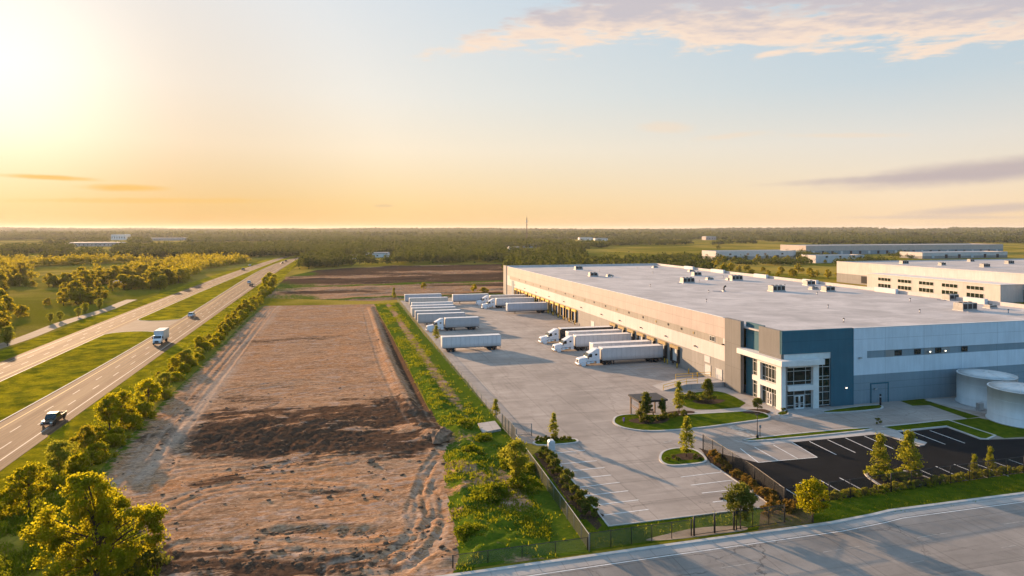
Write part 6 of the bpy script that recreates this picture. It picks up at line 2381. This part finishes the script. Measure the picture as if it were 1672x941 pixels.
# broken clods strewn over the bare lot: nobody could count them
def rubble():
    pts = []
    while len(pts) < 1500:
        px, py = rnd.uniform(160, 745), rnd.uniform(520, 938)
        x, y = G(px, py)
        if inpoly(np.array([x]), np.array([y]), DIRT)[0]:
            near = min(polydist(np.array([x]), np.array([y]), [G(*a), G(*b)], False)[0] / w for a, b, w, _ in WETS)
            if rnd.random() < math.exp(-near * .9) + .05:
                pts.append((x, y))
    p = np.array(pts)
    st = np.array([ST(q) for q in pts])
    d = polydist(p[:, 0], p[:, 1], DIRT)
    f = np.clip(d / 2.2, 0, 1)
    z = dirt_height(p[:, 0], p[:, 1], st[:, 0], st[:, 1], d, f * f * (3 - 2 * f))[0]
    base = np.array([(-1, -1, -.6), (1, -1, -.6), (1, 1, -.6), (-1, 1, -.6), (-.7, -.7, .7), (.7, -.7, .7), (.7, .7, .7), (-.7, .7, .7)])
    q0 = np.array([(0, 1, 5, 4), (1, 2, 6, 5), (2, 3, 7, 6), (3, 0, 4, 7), (4, 5, 6, 7)])
    n = len(p)
    r = .05 + .24 * R.uniform(0, 1, n) ** 5
    V = base[None] * r[:, None, None] * R.uniform(.6, 1.3, (n, 8, 3)) * np.array([1.2, 1, .7])
    a = R.uniform(0, 6.28, n)
    c, s_ = np.cos(a)[:, None], np.sin(a)[:, None]
    X, Y = V[:, :, 0] * c - V[:, :, 1] * s_, V[:, :, 0] * s_ + V[:, :, 1] * c
    V = np.stack([X + p[:, 0:1], Y + p[:, 1:2], V[:, :, 2] + z[:, None]], -1).reshape(-1, 3)
    Q = (q0[None] + 8 * np.arange(n)[:, None, None]).reshape(-1, 4)
    tag(link("rubble", fast_mesh("rubble", V, Q, M['clod'])), kind='stuff')


rubble()

# weeds, tall grass and verge growth: nobody could count it
def tufts(name, pts, leaf, mat, per, h, rad=.3):
    """short upright blades at many ground points, one mesh"""
    n = len(pts)
    idx = np.repeat(np.arange(n), per)
    base = pts[idx] + np.column_stack([R.normal(size=(len(idx), 2)) * rad, np.zeros(len(idx))])
    hh = h * R.uniform(.5, 1.3, len(idx)) * R.uniform(.6, 1.2, n)[idx]
    a = R.uniform(0, 2 * np.pi, len(idx))
    w = leaf * R.uniform(.6, 1.2, len(idx))
    dx, dy = np.cos(a) * w, np.sin(a) * w
    lean = R.normal(size=(len(idx), 2)) * .45 * hh[:, None]
    z0 = np.zeros(len(idx))
    V = np.stack([base + np.column_stack([-dx, -dy, z0]), base + np.column_stack([dx, dy, z0]),
                  base + np.column_stack([dx * .5 + lean[:, 0], dy * .5 + lean[:, 1], hh]), base + np.column_stack([-dx * .5 + lean[:, 0], -dy * .5 + lean[:, 1], hh * .9])], 1).reshape(-1, 3)
    tint = np.repeat(np.clip(R.uniform(0, 1, n)[idx] * .7 + R.uniform(0, .3, len(idx)), 0, 1), 4)
    return tag(link(name, fast_mesh(name, V, np.arange(len(V)).reshape(-1, 4), mat, {'tint': tint})), kind='stuff')


def scatter(poly, n, keep):
    p = np.array(poly)
    lo, hi = p.min(0), p.max(0)
    x, y = R.uniform(lo[0], hi[0], n), R.uniform(lo[1], hi[1], n)
    ok = inpoly(x, y, poly)
    x, y = x[ok], y[ok]
    ok = keep(x, y) > R.uniform(0, 1, len(x))
    return np.column_stack([x[ok], y[ok], np.zeros(ok.sum())])


line_f = [G(962, 900), G(842, 722), G(742, 602), G(651, 494)]


def bank_keep(x, y):
    fd = polydist(x, y, line_f, False)
    nz = fbm(x * .2, y * .2, 4, 71)
    return np.where(fd < 2.6, 0.04, np.clip((.60 - nz) * 6, 0.03, 1)) * np.where(y > 125, .35, 1)


pts = scatter(BERM, 90000, bank_keep)
bx_, by_ = pts[:, 0], pts[:, 1]
bs_, bt_ = (bx_ - CORNER[0]) * UX + (by_ - CORNER[1]) * UY, (bx_ - CORNER[0]) * VX + (by_ - CORNER[1]) * VY
bd_ = polydist(bx_, by_, BERM)
bf_ = np.clip(bd_ / 2.2, 0, 1)
pts[:, 2] = berm_height(bx_, by_, bs_, bt_, bd_, bf_ * bf_ * (3 - 2 * bf_))[0] - .03
tufts("bank_weeds", pts, .08, M['leaf_weed'], 6, .30, .3)
vg = [(edge('near_right', d) + .6, d) for d in np.arange(60, 420, 8)] + [(edge('near_right', d) + 11.5, d) for d in np.arange(60, 420, 8)[::-1]]
vg = [(float(x), float(y)) for x, y in vg]


def verge_keep(x, y):
    off = x - edge('near_right', y)
    return np.clip(.12 + (off - 3) * .16, .05, .9) * np.clip((430 - y) / 250, .15, 1)


tufts("verge_weeds", scatter(vg, 30000, verge_keep), .12, M['leaf_weed'], 6, .45, .35)
left_bank = [G(40, 800), G(158, 770), G(190, 815), G(232, 870), G(256, 941), (-24, 48), (-70, 48), G(0, 870)]
tufts("bank_weeds", scatter(left_bank, 14000, lambda x, y: np.clip((fbm(x * .25, y * .25, 3, 5) - .35) * 4, .05, 1)), .11, M['leaf_weed'], 6, .5, .35)
ll = scatter(LAWN_S, 26000, lambda x, y: np.full(len(x), .75) * (y < 110))
ll[:, 2] = .012
ok = ~inpoly(ll[:, 0], ll[:, 1], [G(1042, 884), G(1090, 872), G(1140, 861), G(1215, 858), G(1225, 866), G(1176, 872), G(1100, 882)])
tufts("lawn_grass", ll[ok], .05, M['leaf_weed'], 4, .14, .2)


# ------------------------------------------------------------------ woods
def px_of(x, y):
    return CX + F * x / y, HY + F * H / y


OPEN = [((0, 522), (90, 514), (178, 498), (250, 482), (330, 464), (330, 468), (250, 507), (100, 562), (0, 592)),          # scrub by the far carriageway
        ((0, 468), (120, 470), (225, 461), (256, 465), (160, 479), (0, 484)),
        ((0, 417), (60, 414), (130, 413), (130, 416), (60, 419), (0, 422)),
        ((310, 449), (360, 437), (400, 430), (405, 433), (350, 450)),
        ((20, 443), (60, 436), (200, 430), (300, 428), (306, 432), (200, 438), (60, 446)),
        ((945, 411), (1010, 404), (1160, 399), (1170, 408), (1165, 424), (1080, 420), (960, 418)),
        ((1150, 428), (1180, 424), (1420, 430), (1420, 452), (1250, 446)),
        ((1155, 411), (1300, 404), (1690, 399), (1690, 430), (1330, 436), (1155, 428)),
        ((560, 421), (640, 419), (655, 424), (560, 427)), ((820, 409), (885, 405), (885, 409), (825, 413)),
        ((175, 390), (212, 390), (212, 396), (175, 396)), ((120, 401), (185, 400), (185, 405), (120, 405)), ((245, 391.5), (308, 391.5), (308, 395.5), (245, 395.5)), ((930, 392), (1000, 391), (1000, 394), (930, 395)), ((1130, 391), (1190, 391), (1190, 394), (1130, 395)),
        ((490, 441), (640, 433), (830, 430), (830, 500), (436, 500))]


def open_at(x, y):
    """inside a clearing, or tall enough to hide one from the lot"""
    r = np.zeros(np.shape(x), bool)
    for z in (0.0, 4.0, 8.0):
        px, py = CX + F * x / y, HY + F * (H - z) / y
        for p in OPEN:
            r |= inpoly(px, py, p)
    return r


def road_clear(x, y, m=9.0):
    lo, hi = edge('far_left', y) - m - 6, edge('near_right', y) + m
    inside = (x > lo) & (x < hi) & (y < 742)
    return ~inside


def estate_clear(x, y):
    s = (x - CORNER[0]) * UX + (y - CORNER[1]) * UY
    t = (x - CORNER[0]) * VX + (y - CORNER[1]) * VY
    a = (s > -80) & (s < 232) & (t > -100) & (t < 160)
    b = inpoly(x, y, FARDIRT)
    bx, by = 202 + 150 * VY, 400 - 150 * VX
    s2 = (x - bx) * UX + (y - by) * UY; t2 = (x - bx) * VX + (y - by) * VY
    c = (s2 > -120) & (s2 < 165) & (t2 > -60) & (t2 < 260)
    return ~(a | b | c)


wood = [make_tree("woodland_tree", "x", 8.2, 1.0, 3.9, 40, 52, .42, M['leaf_wood'], 'dome', .22, 10, 51, None, spread=.34),
        make_tree("woodland_tree", "x", 9.8, 1.6, 3.6, 40, 52, .42, M['leaf_wood'], 'round', .22, 10, 52, None, spread=.34),
        make_tree("woodland_tree", "x", 6.4, .5, 3.8, 36, 52, .40, M['leaf_wood'], 'dome', .18, 8, 53, None, spread=.38)]
# nearest woods, left of the highway: every tree its own object
cand = []
while len(cand) < 9000:
    x, y = rnd.uniform(-520, -60), rnd.uniform(120, 640)
    if abs(x) < .84 * y + 12:
        cand.append((x, y))
cand = np.array(cand)
ok = ~open_at(cand[:, 0], cand[:, 1]) & road_clear(cand[:, 0], cand[:, 1]) & estate_clear(cand[:, 0], cand[:, 1]) & (cand[:, 0] < edge('far_left', cand[:, 1]) - 14)
cand = cand[ok]
dens = fbm(cand[:, 0] * .009, cand[:, 1] * .030, 4, 15)
cand = cand[dens > .41]
taken = []
cell = {}
for x, y in cand[np.argsort(cand[:, 1])]:
    k = (int(x // 5.2), int(y // 5.2))
    if any(math.hypot(x - a, y - b) < 3.9 for i in (-1, 0, 1) for j in (-1, 0, 1) for a, b in cell.get((k[0] + i, k[1] + j), ())):
        continue
    cell.setdefault(k, []).append((x, y))
    taken.append((x, y))
near_trees = taken[:225]
rest_near = taken[225:]
for x, y in near_trees:
    put(wood[rnd.randrange(3)], (x, y, 0), rnd.uniform(0, 6.3), rnd.choice((.45, .6, .75, .9, 1.05, 1.2)) * rnd.uniform(.9, 1.1), "olive-green broadleaf tree in the woods left of the highway", "trees in the woods left of the highway")
# tree lines and shrubs between the big roof and the far warehouses
for k in range(34):
    f = rnd.uniform(0, 1)
    px, py = 1075 + 300 * f + rnd.uniform(-6, 6), 430 + 22 * f + rnd.uniform(-3, 9)
    put(wood[rnd.randrange(3)], (*G(px, py), 0), rnd.uniform(0, 6.3), rnd.uniform(.35, .7), "small green tree in the strip behind the big white roof", "trees behind the big warehouse")
for k in range(22):
    px = rnd.uniform(1165, 1360)
    put(wood[rnd.randrange(3)], (*G(px, 427.5 + rnd.uniform(-.5, 1.5) + (px - 1165) * .012), 0), rnd.uniform(0, 6.3), rnd.uniform(.4, .8), "small tree in the hedge line before the far white warehouses", "trees before the far warehouses")
field_trees = []
for k in range(190):
    px, py = rnd.choice(((1150, 424), (1305, 419), (1300, 431), (1420, 428), (1340, 421), (1180, 430), (1390, 433), (1250, 433), (1480, 420), (1100, 424), (1130, 430)))
    field_trees.append(G(px + rnd.gauss(0, 18), py + rnd.gauss(0, 1.6)))
# lone trees and saplings in the scrub
for p, sc, lab in (((12, 565), .75, "small golden tree alone in the scrub at the left edge of the photo"), ((82, 527), .45, "slim golden sapling in the scrub, left of the pair"), ((98, 524), .45, "slim golden sapling in the scrub, right of the pair"),
                   ((128, 518), .5, "small golden sapling beside the pale track"), ((139, 512), .55, "leaning golden sapling nearest the woods"), ((162, 505), .6, "yellow sapling at the front edge of the woods")):
    place(copy_tree(row_b), G(*p), rnd.uniform(0, 6), lab, None, (sc * 1.3, sc * 1.3, sc * 1.4))


def far_wood(name, X, Y, hgt, rad, k, leaf, mat=None, tone=1.0):
    """a wood that reads as one mass: k leaf clusters for each crown, one mesh"""
    n = len(X)
    Z = ground_z(X, Y)
    idx = np.repeat(np.arange(n), k)
    g = R.normal(size=(n * k, 3)); g[:, 2] = np.abs(g[:, 2]) * .9 + R.uniform(-.25, .2, n * k)
    g /= np.linalg.norm(g, axis=1, keepdims=True)
    lump = 1 + .28 * R.normal(size=(n * k, 1))
    P = np.column_stack([X, Y, Z])[idx] + g * lump * np.column_stack([rad[idx], rad[idx], hgt[idx] * .62]) * .86 + np.column_stack([np.zeros(n * k), np.zeros(n * k), hgt[idx] * .36])
    P[:, 2] = np.maximum(P[:, 2], Z[idx] + .3)
    nr = g * .6 + R.normal(size=g.shape) * .5
    V, Q = cards(P, leaf * rad[idx] * R.uniform(.7, 1.3, n * k), nr, .7)
    patch = np.clip((fbm(X * .011, Y * .011, 3, 77) - .5) * 2.2 + .5, 0, 1)
    tint = np.repeat(np.clip(patch[idx] * .45 + R.uniform(0, 1, n)[idx] * .4 + R.uniform(0, .2, n * k), 0, 1) * tone, 4)
    return tag(link(name, fast_mesh(name, V, Q, mat or M['leaf_far'], {'tint': tint})), kind='stuff')


def wood_points(n, d0, d1, thr, fx, seed, power=1.0):
    u = R.uniform(0, 1, n)
    d = np.sqrt(d0 ** 2 + (d1 ** 2 - d0 ** 2) * u ** power)
    x = d * R.uniform(-.86, .86, n)
    ok = ~open_at(x, d) & road_clear(x, d, 14) & estate_clear(x, d)
    x, d = x[ok], d[ok]
    nz = fbm(x * fx, d * fx * 1.5, 4, seed)
    k = nz > thr
    return x[k], d[k]


ft = np.array(field_trees)
far_wood("woodland", ft[:, 0], ft[:, 1], R.uniform(4, 8, len(ft)), R.uniform(2.2, 4.2, len(ft)), 90, .22)
if rest_near:
    a = np.array(rest_near)
    far_wood("woodland", a[:, 0], a[:, 1], R.uniform(3.5, 10, len(a)), R.uniform(2.2, 4.6, len(a)), 110, .20, M['leaf_wood'], .45)
X, Y_ = wood_points(14000, 430, 1000, .42, .006, 25)
ok = ~((X < edge('far_left', Y_) - 10) & (Y_ < 640))
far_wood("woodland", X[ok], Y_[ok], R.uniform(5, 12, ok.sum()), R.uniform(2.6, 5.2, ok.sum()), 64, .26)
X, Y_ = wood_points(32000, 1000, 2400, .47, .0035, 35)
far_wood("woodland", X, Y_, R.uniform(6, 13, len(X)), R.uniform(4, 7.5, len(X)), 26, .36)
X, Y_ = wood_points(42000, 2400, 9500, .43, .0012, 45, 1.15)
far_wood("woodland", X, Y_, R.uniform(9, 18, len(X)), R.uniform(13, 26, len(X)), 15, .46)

# ------------------------------------------------------------------ the air
hz = bpy.data.materials.new("haze_air")
hz.use_nodes = True
nt = hz.node_tree
nt.nodes.clear()
ho = nt.nodes.new("ShaderNodeOutputMaterial")
pv = nt.nodes.new("ShaderNodeVolumePrincipled")
pv.inputs['Color'].default_value = (0.93, 0.93, 0.95, 1)
pv.inputs['Density'].default_value = HAZE_DENSITY
pv.inputs['Anisotropy'].default_value = 0.25
nt.links.new(pv.outputs[0], ho.inputs['Volume'])
if HAZE_DENSITY > 0:
    m = MB().box(-13200, 13200, -13200, 13200, -3.0, 76.0)
    hb = m.build("haze", hz)
    tag(hb, kind='stuff')
